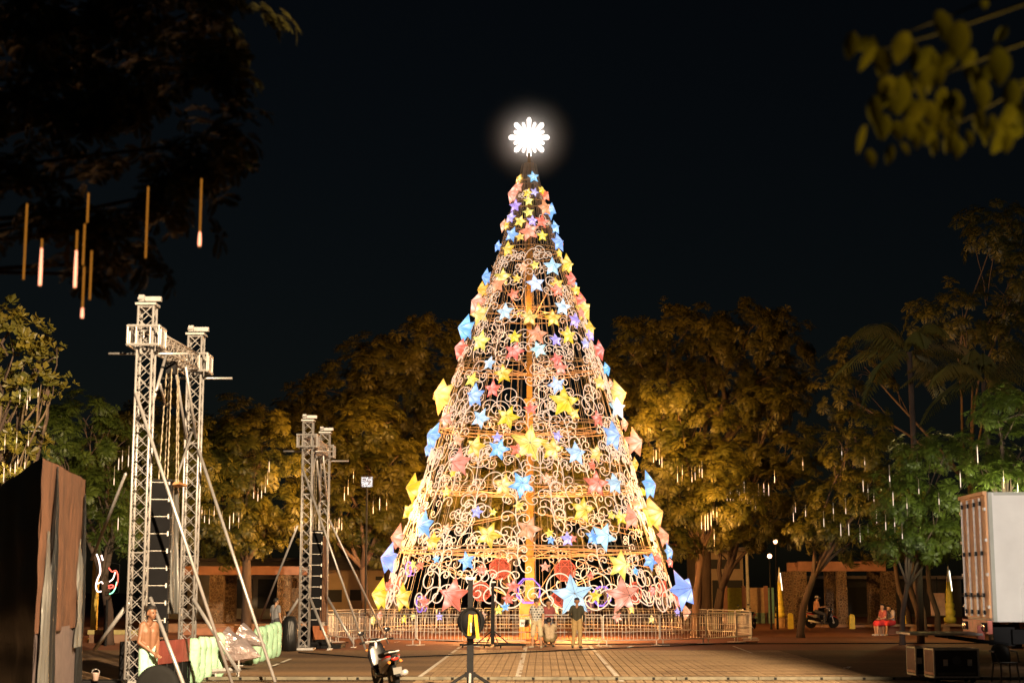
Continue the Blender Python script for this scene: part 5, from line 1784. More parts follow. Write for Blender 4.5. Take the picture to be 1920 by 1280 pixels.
def plaid():
    m, t, p, out = nt('plaid_cloth')
    N = t.nodes.new
    tc = N('ShaderNodeTexCoord')
    bk = N('ShaderNodeTexBrick')
    bk.inputs['Scale'].default_value = 1
    bk.inputs['Brick Width'].default_value = .10
    bk.inputs['Row Height'].default_value = .085
    bk.inputs['Mortar Size'].default_value = .014
    bk.inputs['Color1'].default_value = (.02, .022, .03, 1)
    bk.inputs['Color2'].default_value = (.30, .30, .30, 1)
    bk.inputs['Mortar'].default_value = (.55, .55, .52, 1)
    mp = N('ShaderNodeMapping')
    mp.inputs['Rotation'].default_value = (pi / 2, 0, 0)
    t.links.new(tc.outputs['Object'], mp.inputs[0])
    t.links.new(mp.outputs[0], bk.inputs['Vector'])
    t.links.new(bk.outputs[0], p.inputs['Base Color'])
    p.inputs['Roughness'].default_value = .85
    return m
def cloth(n, c): return mat('cloth_' + n, c, .85, var=.15, scale=14, bump=.3, bscale=18)
g1 = xg(1006, 55.0)
person('man in black and white plaid shirt, beige shorts and cap', (g1.x, g1.y, .0), R(-14), dict(elL=(.235, .07, 1.10), wrL=(.215, .02, .87), elR=(-.25, .06, 1.11), wrR=(-.15, -.03, .93), knL=(.14, -.02, .49), anL=(.16, .02, .085), knR=(-.13, -.02, .49), anR=(-.15, .03, .085), toeR=(-.08, -.13, 0)), plaid(), cloth('beige', (.50, .43, .27)), shoes=(.42, .38, .3), legs='short', cap=mat('cap_brown', (.05, .035, .03), .8), skin=(.45, .26, .16))
g2 = xg(1031, 55.6)
CROUCH = dict(head=(.04, -.10, .90), neck=(.03, .0, .79), chest=(.01, .06, .62), waist=(0, .12, .42), hip=(0, .14, .27), shL=(.19, .02, .74), elL=(.23, -.16, .56), wrL=(.13, -.34, .62), shR=(-.17, .02, .74), elR=(-.21, -.16, .56), wrR=(-.06, -.34, .62),
              hjL=(.10, .12, .27), knL=(.22, -.24, .45), anL=(.16, .02, .10), hjR=(-.10, .12, .27), knR=(-.18, -.26, .40), anR=(-.12, .04, .10), toeL=(.02, -.14, 0), toeR=(-.02, -.14, 0))
person('person in beige shirt crouching with back turned to photograph others', (g2.x, g2.y, 0), R(176), CROUCH, cloth('sand', (.42, .33, .22)), cloth('khaki', (.20, .15, .07)), legs='short', skin=(.30, .16, .09))
person('woman in maroon and white top posing behind the crouching person', (xg(1029, 57.3).x, 57.3, 0), R(8), dict(elL=(.24, .08, 1.12), wrL=(.30, .0, .88)), cloth('maroon', (.24, .06, .06)), cloth('denim', (.05, .06, .11)), fem=True, hairlong=True, skin=(.40, .22, .13), scale=.95)
g4 = xg(1082, 55.1)
person('man in dark vest, khaki trousers and navy cap seen from behind', (g4.x, g4.y, 0), R(168), dict(head=(0, .02, 1.585), elL=(.27, .02, 1.13), wrL=(.16, -.16, 1.02), elR=(-.25, .04, 1.10), wrR=(-.21, -.08, .90), knL=(.11, -.01, .49), anL=(.15, .02, .085), knR=(-.10, 0, .49), anR=(-.10, .02, .085)), cloth('darkolive', (.035, .032, .018)), cloth('khaki2', (.36, .25, .11)), hair=None, cap=mat('cap_navy', (.012, .018, .05), .8), sleeve='long', skin=(.28, .15, .09))
g5 = xg(281, 29.0)
person('shirtless young man leaning by the near mast with hands clasped', (g5.x, g5.y, 0), R(52), dict(head=(.015, -.045, 1.585), shL=(.155, .015, 1.37), shR=(-.155, .015, 1.37), elL=(.19, -.01, 1.08), wrL=(.055, -.17, .90), elR=(-.22, .0, 1.08), wrR=(-.03, -.18, .89)), None, cloth('mint', (.35, .55, .45)), bare=True, legs='short', skin=(.17, .08, .042), scale=1.02)
g6 = gnd(516, 1212)
person('man in grey shirt with a shoulder strap standing left of the far gantry', (g6.x, g6.y, 0), R(140), dict(elL=(.24, .03, 1.11), wrL=(.23, -.10, .88)), cloth('grey', (.20, .21, .23)), cloth('darkshort', (.06, .06, .075)), legs='short', skin=(.42, .24, .15), scale=1.0)
g7 = gnd(538, 1207)
person('small person in white top standing beside the man in grey', (g7.x, g7.y, 0), R(200), {}, cloth('white', (.62, .58, .54)), cloth('pale', (.42, .36, .33)), fem=True, hairlong=True, scale=.70, skin=(.36, .2, .12))
SIT = dict(head=(0, -.05, 1.22), neck=(0, -.01, 1.08), chest=(0, .0, .92), waist=(0, .03, .70), hip=(0, .06, .56), shL=(.16, .0, 1.02), elL=(.21, -.06, .77), wrL=(.10, -.26, .72), shR=(-.16, .0, 1.02), elR=(-.21, -.06, .77), wrR=(-.08, -.26, .72),
           hjL=(.09, .04, .56), knL=(.10, -.40, .53), anL=(.09, -.44, .09), hjR=(-.09, .04, .56), knR=(-.09, -.40, .53), anR=(-.12, -.36, .09))
g8 = xg(1656, 68.75)
person('girl in red skirt sitting on the stone bench, turned towards the tree', (g8.x, g8.y, 0), R(-62), SIT, cloth('redtop', (.30, .07, .06)), cloth('redskirt', (.55, .03, .04)), legs='short', fem=True, hairlong=True, skirt=True, shoes=(.5, .4, .35), skin=(.40, .22, .14), group='people on the stone bench')
g9 = xg(1670, 68.85)
person('girl in pale patterned top bent over on the stone bench beside her friend', (g9.x, g9.y, 0), R(-52), dict(SIT, head=(0, -.14, 1.16), neck=(0, -.07, 1.05)), cloth('pattern', (.34, .26, .25)), cloth('redskirt', (.55, .03, .04)), legs='short', fem=True, hairlong=True, skirt=True, shoes=(.5, .4, .35), skin=(.40, .22, .14), group='people on the stone bench')
person('person in purple shirt beyond the back arc of barriers', (xg(1106, 74.5).x, 74.5, 0), R(30), {}, cloth('purple', (.12, .07, .32)), cloth('dark', (.03, .03, .04)), skin=(.3, .17, .1), scale=.95)

# ================================================================== MOTOR SCOOTERS
M_MBLACK = mat('gloss_black', (.010, .010, .012), .22, var=.1)
M_MRED = mat('gloss_red', (.45, .03, .025), .3)
M_MWHITE = mat('fairing_grey', (.20, .19, .185), .3)
M_GLASSR = mat('red_lens', (.5, .03, .02), .15)
M_AMBER = mat('amber_lens', (.7, .22, .05), .15)
def loft(rings, close=True):
    """rings: list of (y, z, half width, half height)"""
    b = MB()
    n = 14
    vs_, fs = [], []
    for (y_, z_, hw, hh) in rings:
        for k in range(n):
            a = 2 * pi * k / n
            ca, sa = math.cos(a), math.sin(a)
            vs_.append((hw * math.copysign(abs(ca) ** .7, ca), y_, z_ + hh * math.copysign(abs(sa) ** .7, sa)))
    for i in range(len(rings) - 1):
        for k in range(n):
            l = (k + 1) % n
            fs.append((i * n + k, i * n + l, (i + 1) * n + l, (i + 1) * n + k))
    fs.append(tuple(reversed(range(n))))
    fs.append(tuple((len(rings) - 1) * n + k for k in range(n)))
    return b.add(vs_, fs)
def scooter(label, loc, rz, lean=0.0, group=None):
    """heads towards +y"""
    root = empty('motor_scooter', loc)
    root.rotation_euler = (0, lean, rz)
    props(root, label, 'motor scooter', group)
    for y_, nm in ((.62, 'wheel'), (-.62, 'wheel')):
        w = MB()
        prof = [(.225, -.04), (.27, -.05), (.295, -.025), (.30, 0), (.295, .025), (.27, .05), (.225, .04)]
        w.lathe(prof, 26, (0, y_, .30), 'x')
        o = w.build('wheel', M_RUBBER, root, True)
        r_ = MB().lathe([(.02, -.045), (.06, -.045), (.06, .045), (.02, .045)], 12, (0, y_, .30), 'x')
        for k in range(5):
            a = 2 * pi * k / 5
            r_.tube([(0, y_ + .05 * math.cos(a), .30 + .05 * math.sin(a)), (0, y_ + .225 * math.cos(a), .30 + .225 * math.sin(a))], .022, 5)
        r_.build('rim', M_GALV, o)
    loft([(.45, .48, .03, .02), (.55, .585, .06, .025), (.66, .60, .06, .03), (.80, .54, .05, .02), (.88, .44, .03, .015)]).build('front_mudguard', M_MRED, root, True)
    b = MB()
    for s_ in (-1, 1):
        b.tube([(s_ * .07, .62, .30), (s_ * .07, .50, .72)], .022, 8)
    b.tube([(0, .50, .70), (0, .40, .98)], .03, 8)
    b.build('fork', M_GALV, root, True)
    loft([(.30, .36, .10, .06), (.36, .52, .17, .10), (.42, .72, .20, .14), (.47, .88, .15, .10), (.50, .97, .09, .06)]).build('leg_shield', M_MBLACK, root, True)
    loft([(.40, .98, .09, .05), (.46, .99, .13, .065), (.53, .97, .10, .05), (.57, .95, .05, .03)]).build('handlebar_cowl', M_MBLACK, root, True)
    o = MB().sphere((0, .565, .955), .07, 12, 8, (1, .4, .75)).build('headlight', M_WHITE, root, True)
    b = MB().tube([(-.34, .30, 1.01), (-.22, .36, 1.02), (0, .42, 1.0), (.22, .36, 1.02), (.34, .30, 1.01)], .014, 7)
    hb = b.build('handlebar', M_GALV, root, True)
    for s_ in (-1, 1):
        MB().tube([(s_ * .24, .35, 1.018), (s_ * .36, .29, 1.008)], .021, 8).build('grip', M_RUBBER, hb)
        MB().tube([(s_ * .20, .43, 1.01), (s_ * .34, .38, .99)], .008, 5).build('lever', M_GALV, hb)
        m_ = MB().tube([(s_ * .20, .37, 1.03), (s_ * .26, .40, 1.16)], .008, 5).build('mirror', M_BLACK, root)
        MB().sphere((s_ * .28, .41, 1.20), .062, 12, 8, (1.15, .25, .72)).build('mirror_glass', M_MBLACK, m_, True)
        MB().sphere((s_ * .17, .52, .84), .035, 8, 6, (1, .6, .7)).build('indicator', M_AMBER, root)
    loft([(.30, .36, .13, .045), (.10, .34, .14, .05), (-.12, .36, .14, .06)]).build('floorboard', M_MBLACK, root, True)
    loft([(-.02, .40, .10, .12), (-.15, .50, .15, .17), (-.38, .56, .16, .15), (-.62, .63, .14, .11), (-.84, .70, .09, .06), (-.95, .73, .04, .025)]).build('rear_body', M_MBLACK, root, True)
    for s_ in (-1, 1):
        b = MB()
        o = loft([(-.20, .60, .025, .08), (-.45, .62, .03, .09), (-.75, .69, .028, .06), (-.93, .735, .012, .015)])
        o.v = [(v[0] + s_ * .135 * (1 - max(0, (-v[1] - .6)) * .9), v[1], v[2]) for v in o.v]
        o.build('side_fairing', M_MWHITE, root, True)
        o = loft([(-.50, .68, .02, .035), (-.75, .735, .02, .028), (-.96, .765, .008, .01)])
        o.v = [(v[0] + s_ * .145 * (1 - max(0, (-v[1] - .6)) * .9), v[1], v[2]) for v in o.v]
        o.build('red_stripe', M_MRED, root, True)
    loft([(.0, .70, .09, .03), (-.12, .745, .13, .045), (-.35, .76, .14, .05), (-.5, .80, .13, .05), (-.78, .815, .10, .04), (-.88, .80, .05, .02)]).build('seat', M_RUBBER, root, True)
    MB().tube([(.11, -.62, .80), (.10, -.92, .84), (-.10, -.92, .84), (-.11, -.62, .80)], .014, 6).build('grab_rail', M_GALV, root)
    MB().sphere((0, -.93, .70), .06, 10, 7, (1.3, .5, .6)).build('tail_light', M_GLASSR, root, True)
    for s_ in (-1, 1):
        MB().sphere((s_ * .12, -.90, .64), .032, 8, 6).build('indicator', M_AMBER, root)
    loft([(-.60, .52, .05, .03), (-.88, .50, .06, .02), (-1.02, .36, .05, .015)]).build('rear_mudguard', M_BLACK, root, True)
    MB().box((0, -1.0, .47), (.18, .012, .13)).build('number_plate', mat('dull_plate', (.16, .16, .15), .6), root)
    MB().tube([(.16, -.1, .28), (.19, -.35, .30), (.20, -.85, .40)], [.025, .05, .055], 10).build('exhaust', M_GALV, root, True)
    MB().tube([(-.08, .05, .28), (-.28, .1, .02)], .012, 5).build('side_stand', M_GALV, root)
    return root
sp = xg(728, 32.5)
scooter('black scooter with grey and red tail fairing parked before the barriers', (sp.x, sp.y, 0), R(20), R(-9))
s2 = xg(1404, 79)
scooter('dark motor scooter parked right of the barrier ring', (s2.x, s2.y, 0), R(150), R(6), 'far parked scooters')
s3 = xg(1541, 81)
scooter('motor scooter its rider sits on under the stone pergola', (s3.x, s3.y, 0), R(-75), 0, 'far parked scooters')
g10 = Vector((s3.x - .28, s3.y - .08, .28))
person('rider in brown shirt and pale cap sitting on a far scooter', g10, R(105 - 0), dict(SIT, wrL=(.22, -.42, .80), wrR=(-.22, -.42, .80), knL=(.20, -.36, .42), anL=(.2, -.34, .02), knR=(-.20, -.36, .42), anR=(-.2, -.34, .02)), cloth('rust', (.30, .14, .08)), cloth('dark', (.03, .03, .04)), cap=mat('cap_pale', (.4, .36, .3), .8), skin=(.3, .17, .1))

# ================================================================== STANDS
def crank_stand(px, Y, label, base_bars, reel):
    p = xg(px, Y)
    root = empty('crank_stand', p)
    props(root, label, 'lifting stand', 'black crank stands')
    MB().box((0, 0, .84), (.13, .12, 1.45)).build('outer_mast', M_BLACKM, root)
    MB().box((0, 0, 1.85), (.10, .09, .75)).build('inner_mast', M_BLACKM, root)
    MB().box((0, -.01, 2.26), (.20, .16, .05)).build('head_plate', M_GALV, root)
    if base_bars:
        for s_ in (-1, 1):
            MB().box((s_ * .60, 0, .10), (1.1, .09, .07)).build('outrigger', M_BLACKM, root)
            MB().tube([(s_ * .06, 0, .55), (s_ * .55, 0, .14)], .022, 6).build('brace', M_BLACKM, root)
            MB().tube([(s_ * .04, -.03, .50), (s_ * .22, -.45, .12)], .02, 6).build('brace', M_BLACKM, root)
            MB().box((s_ * .2, -.25, .09), (.07, .6, .06), Matrix.Rotation(R(-25 * s_), 3, 'Z')).build('outrigger', M_BLACKM, root)
            MB().lathe([(.01, -.02), (.05, -.02), (.05, .02), (.01, .02)], 10, (s_ * .28, -.5, .052), 'x').build('caster', M_RUBBER, root)
            MB().lathe([(.01, -.02), (.05, -.02), (.05, .02), (.01, .02)], 10, (s_ * 1.05, 0, .052), 'x').build('caster', M_RUBBER, root)
    else:
        MB().box((0, 0, .40), (.20, .18, .10)).build('leg_collar', M_BLACKM, root)
        for a in (20, 85, 160, 205, 270, 335):
            d = Vector((math.cos(R(a)), math.sin(R(a)), 0))
            MB().tube([d * .08 + Vector((0, 0, .42)), d * .72 + Vector((0, 0, .03))], .026, 6).build('leg', M_BLACKM if a != 270 else M_GALV, root)
    if reel:
        MB().lathe([(.04, -.05), (.27, -.05), (.27, -.035), (.13, -.03), (.13, .03), (.27, .035), (.27, .05), (.04, .05)], 24, (.02, -.16, 1.42), 'y').build('cable_reel', M_BLACK, root, True)
        o = MB()
        for k in range(4):
            o.tube([(.02 + .2 * math.cos(q * .25 + k), -.20 - .02 * k, 1.40 + (.24 + .02 * k) * math.sin(q * .25 + k)) for q in range(26)], .012, 5)
        o.build('coiled_cable', M_RUBBER, root)
        y_ = MB().box((.0, -.26, 1.36), (.07, .05, .40), Matrix.Rotation(R(4), 3, 'Y')).box((.13, -.25, 1.33), (.06, .05, .46), Matrix.Rotation(R(-6), 3, 'Y'))
        y_.build('winch_housing', mat('winch_yellow', (.75, .42, .02), .4), root)
        MB().tube([(.02, -.22, 1.4), (.02, -.36, 1.4), (.02, -.36, 1.22)], .014, 6).build('crank', M_GALV, root)
crank_stand(882, 31.2, 'black crank stand with yellow winch and cable reel before the barriers', False, True)
crank_stand(924, 55.4, 'plain black crank stand on wide outriggers beside the barriers', True, False)

# ================================================================== PERGOLAS AND PARK FURNITURE
def stone_mat():
    m, t, p, out = nt('rubble_stone')
    N = t.nodes.new
    tc = N('ShaderNodeTexCoord')
    vo = N('ShaderNodeTexVoronoi'); vo.inputs['Scale'].default_value = 7
    t.links.new(tc.outputs['Object'], vo.inputs['Vector'])
    v2 = N('ShaderNodeTexVoronoi'); v2.feature = 'DISTANCE_TO_EDGE'; v2.inputs['Scale'].default_value = 7
    t.links.new(tc.outputs['Object'], v2.inputs['Vector'])
    cr = N('ShaderNodeValToRGB')
    cr.color_ramp.elements[0].color = (.055, .032, .018, 1); cr.color_ramp.elements[1].color = (.17, .10, .055, 1)
    t.links.new(vo.outputs['Color'], cr.inputs[0])
    mr = N('ShaderNodeMapRange'); mr.inputs[1].default_value = .02; mr.inputs[2].default_value = .09
    t.links.new(v2.outputs['Distance'], mr.inputs[0])
    mx = N('ShaderNodeMix'); mx.data_type = 'RGBA'
    t.links.new(mr.outputs[0], mx.inputs[0])
    mx.inputs[6].default_value = (.26, .19, .12, 1)
    t.links.new(cr.outputs[0], mx.inputs[7])
    t.links.new(mx.outputs[2], p.inputs['Base Color'])
    b = N('ShaderNodeBump'); b.inputs['Strength'].default_value = .8; b.inputs['Distance'].default_value = .05
    t.links.new(mr.outputs[0], b.inputs['Height'])
    t.links.new(b.outputs[0], p.inputs['Normal'])
    p.inputs['Roughness'].default_value = .9
    return m
M_STONE = stone_mat()
M_BEAM = mat('pink_concrete', (.30, .15, .10), .8, var=.22, scale=2.5, bump=.15)
def pergola(Y, x0, x1, ytop, ybot, pillars, zbase, label, deep):
    p = xg(x0, Y)
    root = empty('stone_pergola', p)
    props(root, label, 'pergola', 'stone pillared pergolas')
    z1, z0 = zat(ytop, Y), zat(ybot, Y)
    L = (x1 - x0) / ppm(Y)
    MB().box((L / 2, 0, (z0 + z1) / 2), (L, .35, z1 - z0)).build('beam', M_BEAM, root)
    MB().box((L / 2, deep, (z0 + z1) / 2), (L, .35, z1 - z0 - .03)).build('beam', M_BEAM, root)
    for k in range(5):
        MB().box((L * (k + .5) / 5, deep / 2, z1 - .1), (.18, deep - .36, .16)).build('cross_beam', M_BEAM, root)
    MB().box((L / 2, deep / 2 - .2, zbase / 2), (L + 1.4, deep + 1.6, zbase)).build('plinth', M_CONC, root)
    for (px, w) in pillars:
        x_ = (px - x0) / ppm(Y)
        wm = w / ppm(Y)
        for dy in (0, deep):
            MB().box((x_, dy, (zbase + z0) / 2), (wm, .62, z0 - zbase - .004), taper=.92).build('pillar', M_STONE, root)
pergola(75, 345, 562, 1061, 1077, ((405, 27), (530, 26)), .38, 'stone pillared pergola with rusty pink beam left of the Christmas tree', 3.2)
pergola(84, 1498, 1660, 1052, 1070, ((1500, 26), (1578, 18), (1664, 25)), .12, 'stone pillared pergola with pink beam behind the seated girls', 3.2)
# ornamental lamp posts
M_YEL = mat('yellow_post', (.55, .44, .05), .5)
M_PLIGHT = glow('post_lamp', (1.0, .9, .75), 3.5)
M_GLOBE = glow('globe_lamp', (1.0, .55, .28), 9)
def lamp_post(px, Y, label):
    p = xg(px, Y)
    root = empty('ornamental_post', p)
    props(root, label, 'lamp post', 'ornamental yellow posts')
    MB().lathe([(.30, 0), (.30, .45), (.26, .5), (.2, .52)], 8).build('base', mat('post_base', (.30, .18, .08), .7), root)
    prof = [(.20, .52), (.27, .60), (.27, .74), (.18, .80), (.24, .90), (.24, 1.05), (.17, 1.12), (.21, 1.2), (.21, 1.34), (.15, 1.42), (.17, 1.50), (.13, 2.0), (.10, 2.3)]
    MB().lathe(prof, 14).build('shaft', M_YEL, root, True)
    MB().lathe([(.10, 2.3), (.07, 2.6), (.035, 2.95), (.01, 3.1)], 10).build('spire', mat('spire_pale', (.6, .55, .4), .5), root, True)
    MB().box((.075, -.10, 2.35), (.025, .02, .9), Matrix.Rotation(R(-5), 3, 'Y')).build('light_strip', M_PLIGHT, root)
lamp_post(1463, 82, 'yellow stepped ornamental post with lit strip right of the barrier ring')
lamp_post(1781, 70, 'yellow stepped ornamental post beside the trailer')
def globe(px, py, Y, label):
    p = at(px, py, Y)
    root = empty('globe_lamp', (p.x, p.y, 0))
    props(root, label, 'street lamp', 'small globe lamps among the trees')
    MB().tube([(0, 0, 0), (0, 0, p.z - .12)], [.06, .035], 8).build('post', M_BLACKM, root)
    MB().lathe([(.03, -.16), (.08, -.12), (.08, -.10)], 10, (0, 0, p.z)).build('collar', M_BLACKM, root)
    MB().sphere((0, 0, p.z), .11, 12, 8).build('globe', M_GLOBE, root, True)
globe(1454, 1015, 79, 'small round street lamp glowing above the yellow post')
globe(1443, 1042, 78.6, 'second small round street lamp just below the higher one')
def bollard(px, Y, h, label):
    root = empty('bollard', xg(px, Y))
    props(root, label, 'bollard', 'yellow bollards')
    MB().box((0, 0, h / 2), (.26, .26, h), taper=.9).build('shaft', M_YEL, root)
    MB().box((0, 0, h + .03), (.22, .22, .06), taper=.6).build('cap', M_YEL, root)
bollard(1482, 80, .72, 'yellow bollard next to the left pergola pillar behind the scooter rider')
bollard(1597, 80, .66, 'yellow bollard in front of the dark pergola bay')
bollard(1702, 72, .78, 'yellow bollard between the leaning trunks')
# board on a post, leaning bare trunks
ob = empty('notice_board', xg(1759, 68))
props(ob, 'blank pinkish notice board on a post near the trailer', 'notice board')
MB().box((0, 0, 1.35), (.62, .04, .95)).build('board', mat('pink_board', (.42, .22, .16), .7), ob)
MB().tube([(0, .05, 0), (0, .05, 2.5)], .03, 6).build('post', M_BLACKM, ob)
def bare_trunk(px0, py0, px1, py1, Y, r_, label, m_):
    a = xg(px0, Y)
    c = at(px1, py1, Y)
    root = empty('leaning_trunk', a)
    props(root, label, 'tree trunk', 'leaning bare trunks')
    d = c - a
    b = MB()
    b.tube([Vector((0, 0, -.05)), d * .35 + Vector((.12, 0, 0)), d * .7 + Vector((-.06, 0, 0)), d, d * 1.35 + Vector((.2, .3, 0))], [r_ * 1.2, r_, r_ * .9, r_ * .8, r_ * .4], 8)
    b.build('trunk', m_, root, True)
    crown = crown_mesh('crown', [(d.x * 1.3, .2, d.z * 1.45, 1.3, 1.2, .8)], L_GREEN, 8, PIN, .85, int(px0))
    link(bpy.data.objects.new('crown', crown), root)
bare_trunk(1706, 1165, 1680, 1070, 70, .13, 'dark trunk leaning left beside the bench', M_BARK)
bare_trunk(1722, 1165, 1700, 1060, 69, .13, 'dark upright trunk beside the yellow bollard', M_BARK)
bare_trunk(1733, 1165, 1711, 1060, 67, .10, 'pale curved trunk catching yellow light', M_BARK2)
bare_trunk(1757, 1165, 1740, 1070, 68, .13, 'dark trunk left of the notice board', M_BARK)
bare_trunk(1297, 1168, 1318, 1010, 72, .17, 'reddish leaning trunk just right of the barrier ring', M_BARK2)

# ================================================================== BUILDINGS BEHIND
M_PLAS = mat('beige_plaster', (.42, .32, .22), .85, var=.12, scale=1.2, bump=.1)
M_PLASG = mat('grey_plaster', (.30, .28, .24), .85, var=.12, scale=1.2)
M_ROOF = mat('grey_roof', (.20, .17, .15), .7, var=.2, scale=3)
M_DARKW = mat('dark_opening', (.012, .012, .012), .6)
def building(px0, px1, Y, ytop, depth, label, wallm, windows, roof=None, doors=()):
    p = xg(px0, Y)
    root = empty('building', p)
    props(root, label, 'building', None)
    L = (px1 - px0) / ppm(Y)
    zt = zat(ytop, Y)
    MB().box((L / 2, depth / 2, zt / 2), (L, depth, zt)).build('wall', wallm, root)
    for (x0, x1, y0, y1) in windows:
        xa, xb = (x0 - px0) / ppm(Y), (x1 - px0) / ppm(Y)
        za, zb = zat(y1, Y), zat(y0, Y)
        f = MB().box(((xa + xb) / 2, -.03, (za + zb) / 2), (xb - xa + .16, .08, zb - za + .16)).build('window', wallm, root)
        MB().box(((xa + xb) / 2, -.065, (za + zb) / 2), (xb - xa, .02, zb - za)).build('pane', M_DARKW, f)
    if roof == 'gable':
        b = MB()
        zr = zt + 1.6
        b.add([(-.3, -.4, zt), (L + .3, -.4, zt), (L + .3, depth + .4, zt), (-.3, depth + .4, zt), (-.3, depth / 2, zr), (L + .3, depth / 2, zr)], [(0, 1, 5, 4), (2, 3, 4, 5), (1, 2, 5), (3, 0, 4), (3, 2, 1, 0)])
        b.build('roof', M_ROOF, root)
    elif roof == 'flat':
        MB().box((L / 2, depth / 2 - .3, zt + .12), (L + .6, depth + .8, .22)).build('roof', M_ROOF, root)
    return root
building(596, 735, 92, 1068, 8, 'beige house with a small dark window left of the Christmas tree', M_PLAS, ((702, 718, 1080, 1087), (612, 640, 1105, 1128), (655, 690, 1105, 1125)), 'gable')
building(300, 600, 104, 1052, 8, 'long dim grey building behind the left pergola', M_PLASG, ((420, 470, 1085, 1140), (480, 525, 1085, 1140), (535, 548, 1078, 1140), (310, 350, 1090, 1140), (566, 590, 1085, 1130)), 'flat')
building(1320, 1394, 98, 1033, 9, 'beige two storey building behind the fork-trunked tree', M_PLAS, ((1336, 1392, 1087, 1140), (1330, 1388, 1048, 1066)), 'flat')
building(1500, 1800, 112, 1085, 8, 'low dark hall far behind the right pergola', mat('dark_wall', (.05, .05, .05), .8), ((1515, 1570, 1100, 1150), (1590, 1655, 1100, 1150), (1690, 1730, 1100, 1150)), 'flat')
# painted boundary wall panels
for (x0, x1, c, lb) in ((1361, 1394, (.42, .44, .05), 'yellow green painted boundary wall panel'), (1395, 1436, (.44, .30, .18), 'beige painted boundary wall panel'), (1437, 1452, (.18, .38, .32), 'teal painted boundary wall panel')):
    p = xg(x0, 92)
    w = (x1 - x0) / ppm(92)
    root = empty('boundary_wall', p)
    props(root, lb + ' behind the parked scooter', 'wall', 'painted wall panels')
    zt = zat(1101, 92)
    MB().box((w / 2, .1, zt / 2 + .3), (w - .02, .2, zt - .6)).build('upper_panel', mat('wallpaint%d' % x0, c, .8), root)
    MB().box((w / 2, .08, .3), (w - .02, .26, .6)).build('lower_band', mat('wall_lower', (.20, .30, .24), .8), root)
    MB().box((0, .1, zt / 2 + .05), (.22, .3, zt + .1)).build('pier', M_BEAM, root)
# pale pole and shrub trunk by the wall
o = empty('utility_pole', xg(1404, 90))
props(o, 'pale slim utility pole before the painted wall', 'pole')
MB().tube([(0, 0, 0), (-.05, 0, zat(1020, 90))], [.11, .08], 8).build('shaft', mat('pale_pole', (.5, .48, .4), .7), o)
MB().box((-.05, 0, zat(1020, 90) - .25), (.6, .08, .08)).build('crossarm', M_BARK, o)
# low garden wall and hedge under the left trees
lw = empty('planter_wall', xg(178, 60))
props(lw, 'low yellowish planter wall behind the shirtless man', 'planter wall')
MB().box((1.2, .2, .40), (2.9, .4, .16)).build('coping', mat('yellow_coping', (.40, .34, .14), .8), lw)
MB().box((1.2, .22, .16), (2.8, .34, .32)).build('body', M_CONC, lw)
st = empty('step_edge', xg(345, 70))
props(st, 'low orange brown step edge in front of the left pergola', 'step')
MB().box((3.2, .3, .16), (6.6, .7, .32)).build('riser', M_BEAM, st)
MB().box((3.2, .28, .35), (6.7, .76, .06)).build('tread', M_CONC, st)
# neon mask sign
ns = empty('neon_mask_sign', at(201, 1084, 57))
props(ns, 'neon face sign outlined in white red and green behind a trunk', 'neon sign')
def neon(px_pts, col, nm, r_=.022):
    b = MB()
    P = [at(x_, y_, 57) - ns.location for (x_, y_) in px_pts]
    Q = []
    for i in range(len(P) - 1):
        for k in range(5):
            t_ = k / 5
            p0, p1, p2, p3 = P[max(0, i - 1)], P[i], P[i + 1], P[min(len(P) - 1, i + 2)]
            Q.append(.5 * ((2 * p1) + (p2 - p0) * t_ + (2 * p0 - 5 * p1 + 4 * p2 - p3) * t_ * t_ + (3 * p1 - p0 - 3 * p2 + p3) * t_ ** 3))
    Q.append(P[-1])
    b.tube(Q, r_, 6).build(nm, glow('neon_' + nm, col, 2.6), ns, True)
neon(((181, 1038), (186, 1052), (188, 1072), (183, 1085), (180, 1098), (183, 1108), (190, 1108)), (1, .72, .66), 'white_tube', .03)
neon(((183, 1094), (190, 1090), (193, 1094)), (1, .72, .66), 'white_tube')
neon(((190, 1040), (193, 1050)), (1, .72, .66), 'white_tube', .03)
neon(((204, 1064), (210, 1071), (217, 1069), (221, 1078), (220, 1092), (214, 1104)), (1, .10, .07), 'red_tube')
neon(((205, 1090), (212, 1084), (216, 1072)), (1, .72, .66), 'white_tube')
neon(((203, 1098), (209, 1096), (213, 1098), (208, 1102), (203, 1101)), (1, .10, .07), 'red_tube')
neon(((205, 1113), (211, 1110), (216, 1102), (219, 1090)), (.25, .9, .55), 'green_tube')
MB().tube([(-.42, .06, -.7), (.42, .06, -.5), (.42, .06, .5), (-.42, .06, .7)], .012, 5, closed=True).build('wire_frame', M_BLACKM, ns)
MB().tube([(0, .12, -.75), (0, .12, -ns.location.z)], .05, 6).build('post', M_BLACKM, ns)
yp = empty('yellow_column', xg(177, 62))
props(yp, 'slim yellow column beside the neon face sign', 'column')
MB().box((0, 0, 1.75), (.22, .22, 3.3)).box((0, 0, .06), (.34, .34, .12)).build('shaft', mat('yellow_col', (.6, .42, .08), .6), yp)
